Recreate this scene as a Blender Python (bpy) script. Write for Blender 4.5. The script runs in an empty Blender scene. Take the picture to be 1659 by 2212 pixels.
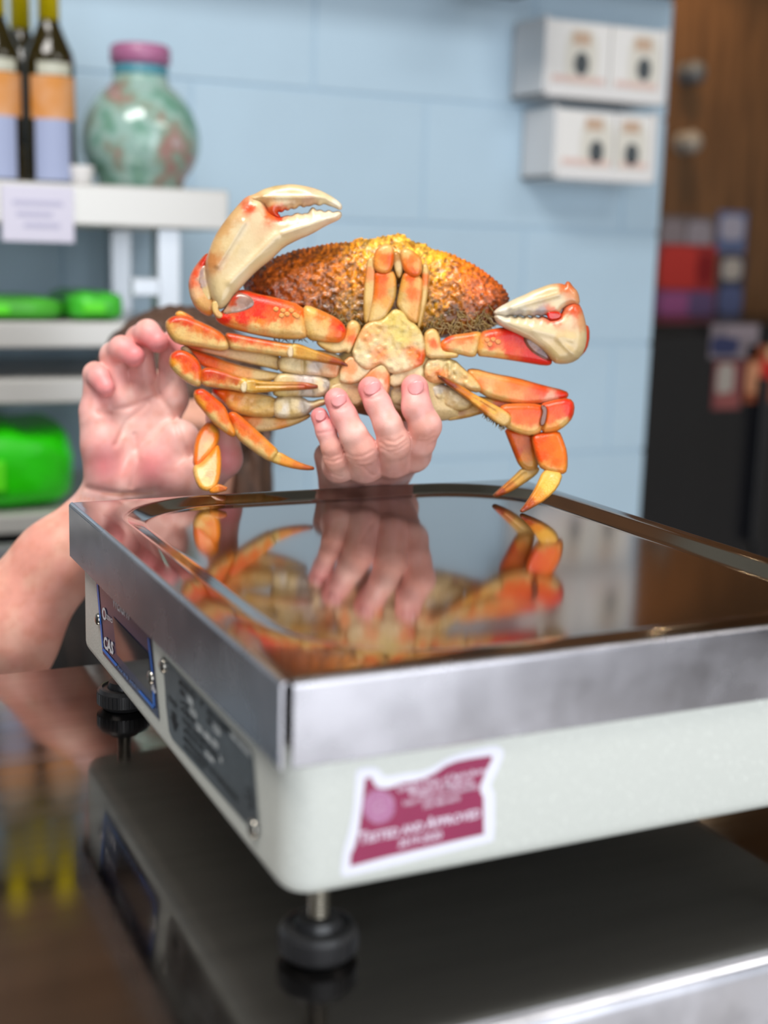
import bpy, bmesh, math, random
import numpy as np
from mathutils import Vector, Matrix

# ------------------------------------------------------------------ camera, world, light
IMW, IMH = 1659.0, 2212.0
FPX = 2867.1                      # focal length in pixels of the 1659x2212 frame
ZP = 1.021                        # height of the weighing platter above the floor
CAM = np.array([-0.15719, -0.41207, 0.14690 + ZP])
YAW, PITCH, ROLL = 0.4412, -0.1936, 0.0286
FW = np.array([math.sin(YAW) * math.cos(PITCH), math.cos(YAW) * math.cos(PITCH), math.sin(PITCH)])
_r = np.array([math.cos(YAW), -math.sin(YAW), 0.0]); _u = np.cross(_r, FW)
RT = math.cos(ROLL) * _r + math.sin(ROLL) * _u
UP = -math.sin(ROLL) * _r + math.cos(ROLL) * _u

scn = bpy.context.scene
COL = scn.collection
cam_d = bpy.data.cameras.new('camera')
cam_o = bpy.data.objects.new('camera', cam_d); COL.objects.link(cam_o)
M = Matrix.Identity(4)
for i in range(3):
    M[i][0] = RT[i]; M[i][1] = UP[i]; M[i][2] = -FW[i]; M[i][3] = CAM[i]
cam_o.matrix_world = M
cam_d.sensor_fit = 'VERTICAL'; cam_d.sensor_height = 36.0; cam_d.sensor_width = 27.0
cam_d.lens = FPX / IMH * 36.0
cam_d.clip_start = 0.02
cam_d.dof.use_dof = True
cam_d.dof.focus_distance = 0.74
cam_d.dof.aperture_fstop = 4.6
scn.camera = cam_o

scn.view_settings.view_transform = 'Standard'
scn.view_settings.look = 'None'
scn.view_settings.gamma = 1.0
scn.view_settings.use_curve_mapping = False
scn.view_settings.exposure = -0.4

wd = bpy.data.worlds.new('daylight'); scn.world = wd
wd.use_nodes = True
wd.node_tree.nodes['Background'].inputs[0].default_value = (0.78, 0.88, 1.0, 1)
wd.node_tree.nodes['Background'].inputs[1].default_value = 1.2

def area(name, loc, rot, sx, sy, power, color):
    d = bpy.data.lights.new(name, 'AREA'); d.shape = 'RECTANGLE'; d.size = sx; d.size_y = sy
    d.energy = power; d.color = color
    o = bpy.data.objects.new(name, d); COL.objects.link(o); o.location = loc; o.rotation_euler = rot
    return o
# daylight entering through the shopfront glass behind the photographer
area('shopfront_daylight', (0.10, -2.58, 1.30), (math.radians(90), 0, 0), 3.2, 2.3, 92, (0.93, 0.96, 1.0))
# overhead fill lights added at ceiling height, without fittings
area('ceiling_fill_light', (-0.45, 0.10, 2.66), (0, 0, 0), 1.2, 0.6, 62, (1.0, 0.97, 0.93))
area('ceiling_fill_light', (1.6, -0.9, 2.66), (0, 0, 0), 1.2, 0.6, 26, (1.0, 0.97, 0.93))

# ------------------------------------------------------------------ helpers
def ray(px, py):
    return FW + RT * ((px - IMW / 2) / FPX) - UP * ((py - IMH / 2) / FPX)
def at(px, py, depth):                       # point seen at a pixel, at a distance along the view axis
    return CAM + ray(px, py) * depth
def on(px, py, ax, val):                     # point seen at a pixel, on a plane x / y / z = val
    r = ray(px, py); return CAM + r * ((val - CAM[ax]) / r[ax])
def lin(h):
    h = h.lstrip('#'); c = [int(h[i:i + 2], 16) / 255 for i in (0, 2, 4)]
    return tuple(x / 12.92 if x <= 0.04045 else ((x + 0.055) / 1.055) ** 2.4 for x in c)

def mat(name, color, rough=0.5, metal=0.0, noise=0.0, nscale=20.0, bump=0.0, bscale=200.0, coat=0.0,
        spec=0.5, stretch=None, color2=None, sss=0.0, vcol=False, emit=None, trans=0.0, alpha=1.0, rvar=0.0, thr=None):
    m = bpy.data.materials.new(name); m.use_nodes = True
    nt = m.node_tree; N = nt.nodes; L = nt.links; b = N['Principled BSDF']
    c = lin(color) if isinstance(color, str) else color
    b.inputs['Base Color'].default_value = (*c, 1)
    b.inputs['Roughness'].default_value = rough
    b.inputs['Metallic'].default_value = metal
    b.inputs['Specular IOR Level'].default_value = spec
    if coat: b.inputs['Coat Weight'].default_value = coat; b.inputs['Coat Roughness'].default_value = 0.15
    if sss:
        b.inputs['Subsurface Weight'].default_value = sss
        b.inputs['Subsurface Radius'].default_value = (1.0, 0.35, 0.2); b.inputs['Subsurface Scale'].default_value = 0.006
    if trans: b.inputs['Transmission Weight'].default_value = trans
    if alpha < 1: b.inputs['Alpha'].default_value = alpha
    tc = N.new('ShaderNodeTexCoord'); mp = N.new('ShaderNodeMapping')
    L.new(tc.outputs['Object'], mp.inputs[0])
    if stretch: mp.inputs['Scale'].default_value = stretch
    src = None
    if vcol:
        a = N.new('ShaderNodeVertexColor'); a.layer_name = 'Col'; src = a.outputs['Color']
    if noise > 0:
        n = N.new('ShaderNodeTexNoise'); n.inputs['Scale'].default_value = nscale; n.inputs['Detail'].default_value = 4
        L.new(mp.outputs[0], n.inputs['Vector'])
        rp = N.new('ShaderNodeValToRGB')
        lo, hi = thr if thr else (0.35, 0.65)
        rp.color_ramp.elements[0].position = lo; rp.color_ramp.elements[1].position = hi
        L.new(n.outputs['Fac'], rp.inputs[0])
        mx = N.new('ShaderNodeMix'); mx.data_type = 'RGBA'
        c2 = (lin(color2) if isinstance(color2, str) else color2) if color2 else tuple(x * (1 - noise) for x in c)
        if vcol:
            mx.blend_type = 'MULTIPLY'; mx.inputs[0].default_value = 1.0
            L.new(src, mx.inputs[6])
            rp.color_ramp.elements[0].color = (1 - noise, 1 - noise * 1.15, 1 - noise * 1.3, 1)
            rp.color_ramp.elements[1].color = (1, 1, 1, 1)
            L.new(rp.outputs[0], mx.inputs[7])
        else:
            mx.inputs[6].default_value = (*c, 1); mx.inputs[7].default_value = (*c2, 1)
            L.new(rp.outputs[0], mx.inputs[0])
        src = mx.outputs[2]
    if src is not None: L.new(src, b.inputs['Base Color'])
    if rvar > 0:
        n3 = N.new('ShaderNodeTexNoise'); n3.inputs['Scale'].default_value = nscale * 0.6; n3.inputs['Detail'].default_value = 5
        L.new(mp.outputs[0], n3.inputs['Vector'])
        mr = N.new('ShaderNodeMapRange'); mr.inputs[3].default_value = max(0.01, rough - rvar); mr.inputs[4].default_value = rough + rvar
        mr.inputs[1].default_value = 0.3; mr.inputs[2].default_value = 0.7
        L.new(n3.outputs['Fac'], mr.inputs[0]); L.new(mr.outputs[0], b.inputs['Roughness'])
    if bump > 0:
        n2 = N.new('ShaderNodeTexNoise'); n2.inputs['Scale'].default_value = bscale; n2.inputs['Detail'].default_value = 3
        L.new(mp.outputs[0], n2.inputs['Vector'])
        bp = N.new('ShaderNodeBump'); bp.inputs['Strength'].default_value = bump; bp.inputs['Distance'].default_value = 0.001
        L.new(n2.outputs['Fac'], bp.inputs['Height']); L.new(bp.outputs[0], b.inputs['Normal'])
    if emit:
        b.inputs['Emission Color'].default_value = (*emit[0], 1); b.inputs['Emission Strength'].default_value = emit[1]
    return m

def tag(o, label=None, cat=None, group=None, kind=None):
    if label: o['label'] = label
    if cat: o['category'] = cat
    if group: o['group'] = group
    if kind: o['kind'] = kind
    return o
def empty(name, loc):
    o = bpy.data.objects.new(name, None); COL.objects.link(o); o.location = tuple(loc); o.empty_display_size = 0.05
    return o
def wloc(o):
    v = Vector((0, 0, 0))
    while o is not None: v = v + o.location; o = o.parent
    return np.array(v)
def obj(name, verts, faces, m, parent=None, smooth=False, colors=None):
    """one mesh object; verts are given in world space, the origin sits at the mesh's own base"""
    v = np.asarray(verts, float).reshape(-1, 3)
    base = np.array([(v[:, 0].min() + v[:, 0].max()) / 2, (v[:, 1].min() + v[:, 1].max()) / 2, v[:, 2].min()])
    me = bpy.data.meshes.new(name)
    me.from_pydata((v - base).tolist(), [], [list(map(int, f)) for f in faces])
    if smooth: me.polygons.foreach_set('use_smooth', [True] * len(me.polygons))
    if colors is not None:
        ca = me.color_attributes.new('Col', 'FLOAT_COLOR', 'POINT')
        c = np.ones((len(v), 4), np.float32); c[:, :3] = colors
        ca.data.foreach_set('color', c.ravel())
    me.materials.append(m); me.update()
    o = bpy.data.objects.new(name, me); COL.objects.link(o)
    p = wloc(parent) if parent is not None else np.zeros(3)
    o.location = tuple(base - p); o.parent = parent
    return o

class MB:
    """collects simple shapes into one mesh (world coordinates)"""
    def __init__(s): s.v = []; s.f = []
    def add(s, v, f):
        n = len(s.v); s.v += [tuple(map(float, p)) for p in v]; s.f += [[n + i for i in q] for q in f]
    def box(s, lo, hi, bev=0.0):
        bm = bmesh.new(); bmesh.ops.create_cube(bm, size=1)
        lo = np.array(lo, float); hi = np.array(hi, float)
        for w in bm.verts: w.co = Vector(tuple((lo + hi) / 2 + np.array(w.co) * (hi - lo)))
        if bev > 0: bmesh.ops.bevel(bm, geom=list(bm.edges), offset=bev, segments=2, affect='EDGES', profile=0.5)
        bm.verts.index_update()
        s.add([w.co for w in bm.verts], [[w.index for w in f.verts] for f in bm.faces]); bm.free(); return s
    def lathe(s, c, prof, n=32, axis=2, flute=0.0, caps=True):
        c = np.array(c, float); vs = []; fs = []
        ax = [(1, 2, 0), (2, 0, 1), (0, 1, 2)][axis]
        for r, h in prof:
            for i in range(n):
                a = 2 * math.pi * i / n; rr = r * (1 - (flute if i % 2 else 0))
                p = np.zeros(3); p[ax[0]] = rr * math.cos(a); p[ax[1]] = rr * math.sin(a); p[ax[2]] = h
                vs.append(c + p)
        for j in range(len(prof) - 1):
            for i in range(n):
                k = (i + 1) % n
                fs.append([j * n + i, j * n + k, (j + 1) * n + k, (j + 1) * n + i])
        if caps: fs.append(list(range(n))[::-1]); fs.append([(len(prof) - 1) * n + i for i in range(n)])
        s.add(vs, fs); return s
    def tube(s, pts, rads, n=8):
        pts = [np.array(p, float) for p in pts]; vs = []; fs = []
        for i, p in enumerate(pts):
            d = pts[min(i + 1, len(pts) - 1)] - pts[max(i - 1, 0)]; d = d / (np.linalg.norm(d) + 1e-12)
            a = np.cross(d, [0, 0, 1.0]);
            if np.linalg.norm(a) < 1e-3: a = np.cross(d, [1.0, 0, 0])
            a /= np.linalg.norm(a); b = np.cross(d, a)
            r = rads[i] if hasattr(rads, '__len__') else rads
            for k in range(n):
                t = 2 * math.pi * k / n; vs.append(p + r * (a * math.cos(t) + b * math.sin(t)))
        for i in range(len(pts) - 1):
            for k in range(n):
                l = (k + 1) % n; fs.append([i * n + k, i * n + l, (i + 1) * n + l, (i + 1) * n + k])
        fs.append(list(range(n))[::-1]); fs.append([(len(pts) - 1) * n + k for k in range(n)])
        s.add(vs, fs); return s
    def prism(s, pts, d):                         # polygon (3-D points) extruded by vector d
        n = len(pts); p = [np.array(q, float) for q in pts]; d = np.array(d, float)
        s.add(p + [q + d for q in p], [list(range(n))[::-1], list(range(n, 2 * n))] + [[i, (i + 1) % n, n + (i + 1) % n, n + i] for i in range(n)]); return s
    def build(s, name, m, parent=None, smooth=False): return obj(name, s.v, s.f, m, parent, smooth)

def surface_nets(val, origin, h):
    """mesh the zero level of a sampled field (nx,ny,nz)"""
    s = val < 0
    nx, ny, nz = val.shape
    c = [s[i:nx - 1 + i, j:ny - 1 + j, k:nz - 1 + k] for i in (0, 1) for j in (0, 1) for k in (0, 1)]
    cnt = np.zeros((nx - 1, ny - 1, nz - 1), np.int8)
    for x in c: cnt += x
    act = (cnt > 0) & (cnt < 8)
    idx = -np.ones(act.shape, np.int64); I = np.argwhere(act); idx[act] = np.arange(len(I))
    acc = np.zeros((len(I), 3)); num = np.zeros(len(I))
    offs = [(i, j, k) for i in (0, 1) for j in (0, 1) for k in (0, 1)]
    cv = [val[I[:, 0] + o[0], I[:, 1] + o[1], I[:, 2] + o[2]] for o in offs]
    for a in range(8):
        for b in range(a + 1, 8):
            d = np.array(offs[b]) - np.array(offs[a])
            if np.abs(d).sum() != 1 or d.min() < 0: continue
            cr = (cv[a] < 0) != (cv[b] < 0)
            t = np.where(cr, cv[a] / np.where(cr, cv[a] - cv[b], 1), 0)
            acc += np.where(cr[:, None], np.array(offs[a]) + t[:, None] * d, 0); num += cr
    V = (I + acc / num[:, None]) * h + np.array(origin)
    F = []
    for ax in range(3):
        o = [0, 0, 0]; o[ax] = 1
        A = s[:nx - o[0], :ny - o[1], :nz - o[2]]; B = s[o[0]:, o[1]:, o[2]:]
        e = np.argwhere(A != B); st = A[A != B]
        b, c2 = [(1, 2), (2, 0), (0, 1)][ax]
        ok = (e[:, b] > 0) & (e[:, c2] > 0) & (e[:, b] < act.shape[b]) & (e[:, c2] < act.shape[c2])
        e = e[ok]; st = st[ok]
        def g(db, dc):
            q = e.copy(); q[:, b] += db; q[:, c2] += dc; return idx[q[:, 0], q[:, 1], q[:, 2]]
        q = np.stack([g(-1, -1), g(0, -1), g(0, 0), g(-1, 0)], 1)
        q[~st] = q[~st][:, ::-1]
        F.append(q)
    return V, np.concatenate(F)

def grid(lo, hi, h):
    ax = [np.arange(l, u + h, h, dtype=np.float32) for l, u in zip(lo, hi)]
    return ax

def chaikin(p, n=2, closed=True):
    p = np.asarray(p, float)
    for _ in range(n):
        q = np.roll(p, -1, 0)
        p = np.stack([0.75 * p + 0.25 * q, 0.25 * p + 0.75 * q], 1).reshape(-1, 2)
    return p
def poly_sd(px, py, poly):                         # signed distance, negative inside
    d = np.full(px.shape, 1e9, np.float32); ins = np.zeros(px.shape, bool)
    n = len(poly)
    for i in range(n):
        ax, ay = poly[i]; bx, by = poly[(i + 1) % n]
        ex, ey = bx - ax, by - ay; l2 = ex * ex + ey * ey + 1e-9
        t = np.clip(((px - ax) * ex + (py - ay) * ey) / l2, 0, 1)
        d = np.minimum(d, (px - ax - t * ex) ** 2 + (py - ay - t * ey) ** 2)
        cr = ((ay > py) != (by > py)) & (px < (bx - ax) * (py - ay) / (by - ay + 1e-12) + ax)
        ins ^= cr
    d = np.sqrt(d); return np.where(ins, -d, d)

rng = np.random.default_rng(7)
def vnoise(u, v, s, seed=0):
    """cheap smooth value noise in 2-D"""
    r = np.random.default_rng(seed).random((64, 64))
    x = u / s; y = v / s
    xi = np.floor(x).astype(int); yi = np.floor(y).astype(int); fx = x - xi; fy = y - yi
    fx = fx * fx * (3 - 2 * fx); fy = fy * fy * (3 - 2 * fy)
    g = lambda a, b: r[(xi + a) % 64, (yi + b) % 64]
    return (g(0, 0) * (1 - fx) + g(1, 0) * fx) * (1 - fy) + (g(0, 1) * (1 - fx) + g(1, 1) * fx) * fy

# ------------------------------------------------------------------ the room
m_blue = mat('painted_block', '#b6cfe1', rough=0.55, noise=0.10, nscale=2.5, bump=0.25, bscale=90)
m_joint = mat('block_joint', '#b0c9db', rough=0.7)
m_floor = mat('floor_tile', '#d4d0cc', rough=0.3, noise=0.2, nscale=6)
m_ceil = mat('ceiling_board', '#8b8a80', rough=0.7, noise=0.12, nscale=5)
m_dark = mat('dark_wall', '#2c2b2e', rough=0.6, noise=0.2, nscale=3)
m_cream = mat('cream_wall', '#b9b4a8', rough=0.7, noise=0.1, nscale=3)
m_wood = mat('brown_wood', '#7b5534', rough=0.42, noise=0.45, nscale=7, stretch=(6, 6, 0.6))
m_frame = mat('aluminium_frame', '#8e9296', rough=0.35, metal=1.0)

X0, X1, YF, YB, ZT = -1.9, 3.3, -2.62, 1.65, 2.72
def struct(mb, name, m, **k): o = mb.build(name, m, **k); o['kind'] = 'structure'; return o
struct(MB().box((X0, YF, -0.1), (X1, 3.0, 0)), 'floor', m_floor)
struct(MB().box((X0, YF, ZT), (X1, 3.0, ZT + 0.1)), 'ceiling', m_ceil)
struct(MB().box((X0 - 0.1, YF, 0), (X0, 3.0, ZT)), 'wall_left', m_dark)
struct(MB().box((X1, YF, 0), (X1 + 0.1, 3.0, ZT)), 'wall_right', m_cream)
wf = MB()
wf.box((X0, YF - 0.1, 0), (-1.55, YF, ZT)).box((1.75, YF - 0.1, 0), (X1, YF, ZT)).box((-1.55, YF - 0.1, 2.48), (1.75, YF, ZT)).box((-1.55, YF - 0.1, 0), (1.75, YF, 0.12))
struct(wf, 'wall_front', mat('dark_front_wall', '#4e4f56', rough=0.6))
w1 = MB()
for x in (-1.55, -0.45, 0.65, 1.71): w1.box((x, YF - 0.06, 0.12), (x + 0.04, YF - 0.01, 2.48))
w1.box((-1.55, YF - 0.06, 0.12), (1.75, YF - 0.01, 0.17)).box((-1.55, YF - 0.06, 2.43), (1.75, YF - 0.01, 2.48))
struct(w1, 'window_1', m_frame)

# back wall of painted blocks: the mortar slab, then every block proud of it
WX1 = 1.362
wb = struct(MB().box((X0, YB + 0.003, 0), (WX1 - 0.004, YB + 0.16, ZT)), 'wall_back', m_joint)
BW, BH = 0.405, 0.203
blk = {}
row = 0; z = 0.0
while z < ZT - 0.02:
    x = X0 - (BW / 2 if row % 2 else 0.0) - 0.06
    zt = min(z + BH - 0.005, ZT)
    while x < WX1:
        a = max(x, X0); b = min(x + BW - 0.005, WX1)
        if b - a > 0.03:
            key = (round(b - a, 3), round(zt - z, 3))
            if key not in blk:
                o = MB().box((a, YB, z), (b, YB + 0.02, zt), 0.0015).build('block', m_blue, wb); blk[key] = o
            else:
                s = blk[key]; o = s.copy(); COL.objects.link(o); o.parent = wb
                o.location = (s.location[0], s.location[1], s.location[2])
                o.location[0] = (a + b) / 2 - wb.location[0]; o.location[2] = z - wb.location[2]
        x += BW
    z += BH; row += 1
# brown wooden soffit running along the top of the back wall, with a small dark box under it
sf = empty('soffit', (0, YB - 0.06, ZP + 0.62)); tag(sf, kind='structure'); sf.name = 'trim_1'
n = 0
for i in range(7):
    xa = X0 + i * 0.466
    MB().box((xa + 0.002, YB - 0.13, ZP + 0.605), (min(xa + 0.464, WX1), YB - 0.001, ZP + 0.985), 0.004).build('panel', m_wood, sf)
struct(MB().box((X0, YB - 0.125, ZP + 0.988), (WX1, YB - 0.001, ZT - 0.001)), 'wall_upper', mat('upper_wall_paint', '#7d7e74', rough=0.7, noise=0.1, nscale=4))
p = on(1055, 2, 1, YB - 0.1)
sp = empty('wall_box', (p[0], YB - 0.19, p[2])); tag(sp, 'dark box hanging under the soffit at the top edge, above the crab', 'wall box')
MB().box((p[0] - 0.035, YB - 0.24, p[2]), (p[0] + 0.035, YB - 0.131, p[2] + 0.16), 0.006).build('case', m_dark, sp)
MB().box((p[0] - 0.03, YB - 0.243, p[2] + 0.02), (p[0] + 0.03, YB - 0.239, p[2] + 0.14), 0.001).build('grille', mat('black_grille', '#151517', rough=0.8), sp)

# recess right of the wall: brown door lit by an added, unseen warm lamp, dark cooler below
YD = 2.62
struct(MB().box((WX1 - 0.3, YD + 0.05, 0), (X1, YD + 0.15, ZT)), 'wall_recess', m_wood)
dr = MB(); dr.box((1.5, YD, 0), (2.62, YD + 0.05, 2.3), 0.006)
door = struct(dr, 'door_1', m_wood)
# posts of the frame
struct(MB().box((1.40, YD - 0.01, 0), (1.5, YD + 0.05, 2.4), 0.004).box((2.62, YD - 0.01, 0), (2.72, YD + 0.05, 2.4), 0.004).box((1.5, YD - 0.01, 2.3), (2.62, YD + 0.05, 2.4), 0.004), 'trim_2', m_wood)
m_zinc = mat('dull_zinc', '#6f7174', rough=0.5, metal=0.3)
m_bone = mat('ivory_plastic', '#a89e92', rough=0.4)
def knob(px, py, m, name):
    c = on(px, py, 1, YD - 0.02)
    mb = MB(); mb.lathe((c[0], YD - 0.06, c[2]), [(0.004, 0), (0.024, 0.004), (0.031, 0.018), (0.027, 0.034), (0.012, 0.042), (0.012, 0.052), (0.03, 0.054), (0.03, 0.06)], 24, axis=1)
    o = mb.build(name, m, door, smooth=True); return o
tag(knob(1492, 158, m_zinc, 'deadbolt'), 'grey metal deadbolt'); tag(knob(1484, 308, m_bone, 'door_knob'), 'ivory door knob')
lampd = bpy.data.lights.new('door_fill_lamp', 'POINT'); lampd.energy = 13; lampd.color = (1.0, 0.72, 0.42); lampd.shadow_soft_size = 0.03  # added out of view so warm light fades down the door
lo_ = bpy.data.objects.new('door_fill_light', lampd); COL.objects.link(lo_); lo_.location = (2.0, YD - 0.32, 2.122)
lr = empty('added_door_lamp', (2.0, YD - 0.32, 2.04)); tag(lr, 'added unseen pendant lamp giving the brown door its warm falloff', 'lamp')
MB().tube([(2.0, YD - 0.32, ZT), (2.0, YD - 0.32, 2.15)], 0.006).build('cord', m_dark, lr)
MB().lathe((2.0, YD - 0.32, 2.045), [(0.13, 0), (0.12, 0.03), (0.04, 0.1), (0.015, 0.12), (0.012, 0.118), (0.036, 0.095), (0.116, 0.028), (0.128, 0.001)], 32, caps=False).build('shade', m_dark, lr, smooth=True)

# black cooler standing in front of the door
c0 = on(1500, 700, 1, 2.1)
cool = empty('cooler', (1.95, 2.3, 0)); tag(cool, 'black upright cooler standing before the brown door', 'cooler')
m_black = mat('black_enamel', '#17171c', rough=0.3, noise=0.2, nscale=4)
MB().box((1.42, 2.1, 0.04), (2.62, 2.56, c0[2]), 0.012).build('cabinet', m_black, cool)
MB().box((1.43, 2.08, 0.14), (2.02, 2.10, c0[2] - 0.02), 0.006).build('door', m_black, cool)
MB().box((2.03, 2.08, 0.14), (2.61, 2.10, c0[2] - 0.02), 0.006).build('door', m_black, cool)
MB().box((1.99, 2.05, 0.5), (2.01, 2.08, 0.9), 0.004).build('handle', m_black, cool)
MB().box((1.44, 2.1, 0), (2.60, 2.5, 0.04)).build('plinth', m_dark, cool)

# stickers and prints (colour patches on paper), each its own sheet
def sheet(name, px0, py0, px1, py1, Y, patches, base, label, cat, group=None):
    a = on(px0, py1, 1, Y); b = on(px1, py0, 1, Y)
    root = empty(name, ((a[0] + b[0]) / 2, Y, a[2])); tag(root, label, cat, group)
    MB().box((a[0], Y - 0.002, a[2]), (b[0], Y, b[2])).build('paper', mat(name + '_paper', base, rough=0.6), root)
    for i, (x0, y0, x1, y1, c) in enumerate(patches):
        w, h = b[0] - a[0], b[2] - a[2]; e = 0.0022 + 0.0003 * i
        cx, cz = a[0] + w * (x0 + x1) / 2, b[2] - h * (y0 + y1) / 2; rx, rz = w * (x1 - x0) / 2, h * (y1 - y0) / 2
        pts = [(cx + rx * math.copysign(abs(math.cos(t)) ** 0.5, math.cos(t)), Y - e, cz + rz * math.copysign(abs(math.sin(t)) ** 0.5, math.sin(t))) for t in np.linspace(0, 2 * math.pi, 20, endpoint=False)]
        obj('printed_patch', pts, [list(range(20))], mat('print_ink', c, rough=0.6), root)
sheet('flyer', 1418, 470, 1545, 560, YD - 0.001, [(0.05, 0.1, 0.45, 0.9, '#8d8288'), (0.5, 0.1, 0.95, 0.9, '#9a929c')], '#6c6468', 'grey and mauve flyer, topmost sheet on the brown door', 'flyer')
sheet('flyer', 1418, 530, 1548, 628, YD - 0.004, [(0.02, 0.05, 0.7, 0.95, '#c8362f'), (0.66, 0.2, 0.98, 0.8, '#8a1016')], '#a02a2a', 'bright red flyer on the brown door beside the blue wall', 'flyer')
sheet('flyer', 1410, 628, 1545, 690, YD - 0.006, [(0.1, 0.1, 0.6, 0.9, '#a85a92'), (0.55, 0.1, 0.98, 0.9, '#6a5580')], '#7c4a74', 'pink and purple flyer under the red flyer', 'flyer')
sheet('flyer', 1545, 458, 1615, 545, YD - 0.001, [(0.1, 0.1, 0.9, 0.7, '#a9a6b8')], '#5c6c94', 'pale blue flyer right of the grey flyer', 'flyer')
sheet('flyer', 1545, 552, 1612, 685, YD - 0.001, [(0.1, 0.05, 0.85, 0.4, '#b9b0a8'), (0.05, 0.5, 0.95, 0.95, '#5b6590')], '#33384e', 'dark blue flyer with a white spot beside the red flyer', 'flyer')
sheet('sticker', 1530, 700, 1640, 775, 2.079, [(0.02, 0.35, 0.6, 0.9, '#2a3056'), (0.3, 0.05, 0.98, 0.4, '#8c7f86')], '#7a6f76', 'grey and navy sticker near the top of the black cooler', 'sticker')
sheet('sticker', 1536, 780, 1605, 885, 2.079, [(0.1, 0.05, 0.7, 0.7, '#a39a92'), (0.2, 0.65, 0.9, 0.98, '#8a4a48')], '#7c3f40', 'dull red sticker with a grey patch on the black cooler', 'sticker')
sheet('sticker', 1605, 745, 1700, 870, 2.079, [(0.02, 0.3, 0.5, 0.85, '#c88a66'), (0.35, 0.2, 0.8, 0.6, '#c01c16'), (0.5, 0.0, 0.98, 0.3, '#c9a27a')], '#8a4426', 'orange and red sticker cut by the right edge of the photo', 'sticker')

# glove dispensers on the wall
m_white = mat('white_plastic', '#e4e2e2', rough=0.35)
m_card = mat('white_card', '#e6e4e2', rough=0.6)
m_brownink = mat('brown_ink', '#c4a892', rough=0.6)
m_hole = mat('dark_opening', '#4a5054', rough=0.8)
m_redink = mat('pink_ink', '#dcc0b8', rough=0.6)
def dispenser(pxs, ytop, ybot, cols, label, blabels):
    a = on(pxs[0], ybot[0], 1, 1.54); b = on(pxs[1], ytop[0], 1, 1.54)
    c = on(pxs[0], ytop[0], 1, 1.54)
    x0, x1, z0, z1 = a[0], b[0], a[2], c[2]
    r = empty('glove_box_holder', ((x0 + x1) / 2, 1.6, z0)); tag(r, label, 'dispenser', 'glove box holders')
    f = MB().box((x0, 1.545, z0), (x0 + 0.006, YB, z1), 0.001).box((x1 - 0.006, 1.545, z0), (x1, YB, z1), 0.001)
    f.box((x0, 1.545, z0), (x1, YB, z0 + 0.006), 0.001)
    f.build('tray', m_white, r)
    MB().box((x0, YB - 0.005, z0), (x1, YB - 0.0005, z1), 0.001).build('back_plate', m_white, r)
    MB().box((x0 + 0.006, 1.541, z0), (x1 - 0.006, 1.545, z0 + 0.02), 0.001).build('front_lip', m_white, r)
    n = len(cols); 
    for i, (lx, rx, hx, hy, tx, ty) in enumerate(cols):
        u0 = on(lx, ybot[0], 1, 1.548)[0] + 0.001; u1 = on(rx, ybot[0], 1, 1.548)[0] - 0.001
        u0 = max(u0, x0 + 0.007); u1 = min(u1, x1 - 0.007)
        g = empty('glove_box', ((u0 + u1) / 2, 1.6, z0 + 0.0065)); tag(g, blabels[i], 'glove box', 'boxes of gloves on the wall')
        MB().box((u0, 1.548, z0 + 0.0065), (u1, YB - 0.006, z1 - 0.004), 0.002).build('carton', m_card, g)
        h = on(hx, hy, 1, 1.547)
        pts = [(h[0] + 0.0145 * math.cos(t), 1.5465, h[2] + 0.019 * math.sin(t)) for t in np.linspace(0, 2 * math.pi, 24, endpoint=False)]
        obj('oval_opening', pts, [list(range(24))], m_hole, g)
        pts2 = [(h[0] + 0.032 * math.copysign(abs(math.cos(t)) ** .6, math.cos(t)), 1.5472, h[2] + 0.008 + 0.048 * math.copysign(abs(math.sin(t)) ** .6, math.sin(t))) for t in np.linspace(0, 2 * math.pi, 24, endpoint=False)]
        obj('opening_border', pts2, [list(range(24))], mat('cream_print', '#d9d5cb', rough=0.6), g)
        t = on(tx, ty, 1, 1.547)
        MB().box((t[0] - 0.017, 1.5462, t[2] - 0.009), (t[0] + 0.017, 1.5478, t[2] + 0.011)).build('printed_panel', m_brownink, g)
        MB().box((u0 + 0.01, 1.5465, z0 + 0.024), (u1 - 0.01, 1.5478, z0 + 0.034)).build('printed_stripe', m_redink, g)
dispenser((1176, 1452), (30, 52), (204, 220), [(1178, 1315, 1256, 138, 1257, 85), (1316, 1450, 1391, 150, 1390, 98)],
          'upper white holder with two glove boxes on the blue wall',
          ['left box of gloves in the upper wall holder', 'right box of gloves in the upper wall holder'])
dispenser((1197, 1428), (226, 240), (384, 396), [(1199, 1325, 1288, 328, 1284, 270), (1326, 1426, 1364, 334, 1364, 276)],
          'lower white holder with two glove boxes on the blue wall',
          ['left box of gloves in the lower wall holder', 'right box of gloves in the lower wall holder'])

# ------------------------------------------------------------------ steel shelving on the left
m_shelf = mat('white_shelf', '#c4c2be', rough=0.28, metal=0.25)
m_post = mat('grey_post', '#b9bec4', rough=0.3, metal=0.6)
SY0, SY1 = 1.30, 1.62
zt1 = on(200, 398, 1, SY0)[2]; zb1 = on(200, 488, 1, SY0)[2]; xr1 = on(495, 440, 1, SY0)[0]
sh = empty('shelf_unit', (-0.3, 1.46, 0.5)); tag(sh, 'white metal shelving unit standing against the blue wall', 'shelf')
def shelf(xr, zt, zb, name='shelf_board'):
    mb = MB().box((-1.1, SY0, zb), (xr, SY0 + 0.012, zt), 0.003).box((-1.1, SY1 - 0.012, zb), (xr, SY1, zt), 0.003)
    mb.box((-1.1, SY0 + 0.012, zt - 0.012), (xr, SY1 - 0.012, zt - 0.001)).box((xr - 0.012, SY0 + 0.012, zb), (xr, SY1 - 0.012, zt - 0.0125), 0.002)
    return mb.build(name, m_shelf, sh)
shelf(xr1, zt1, zb1)
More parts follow.
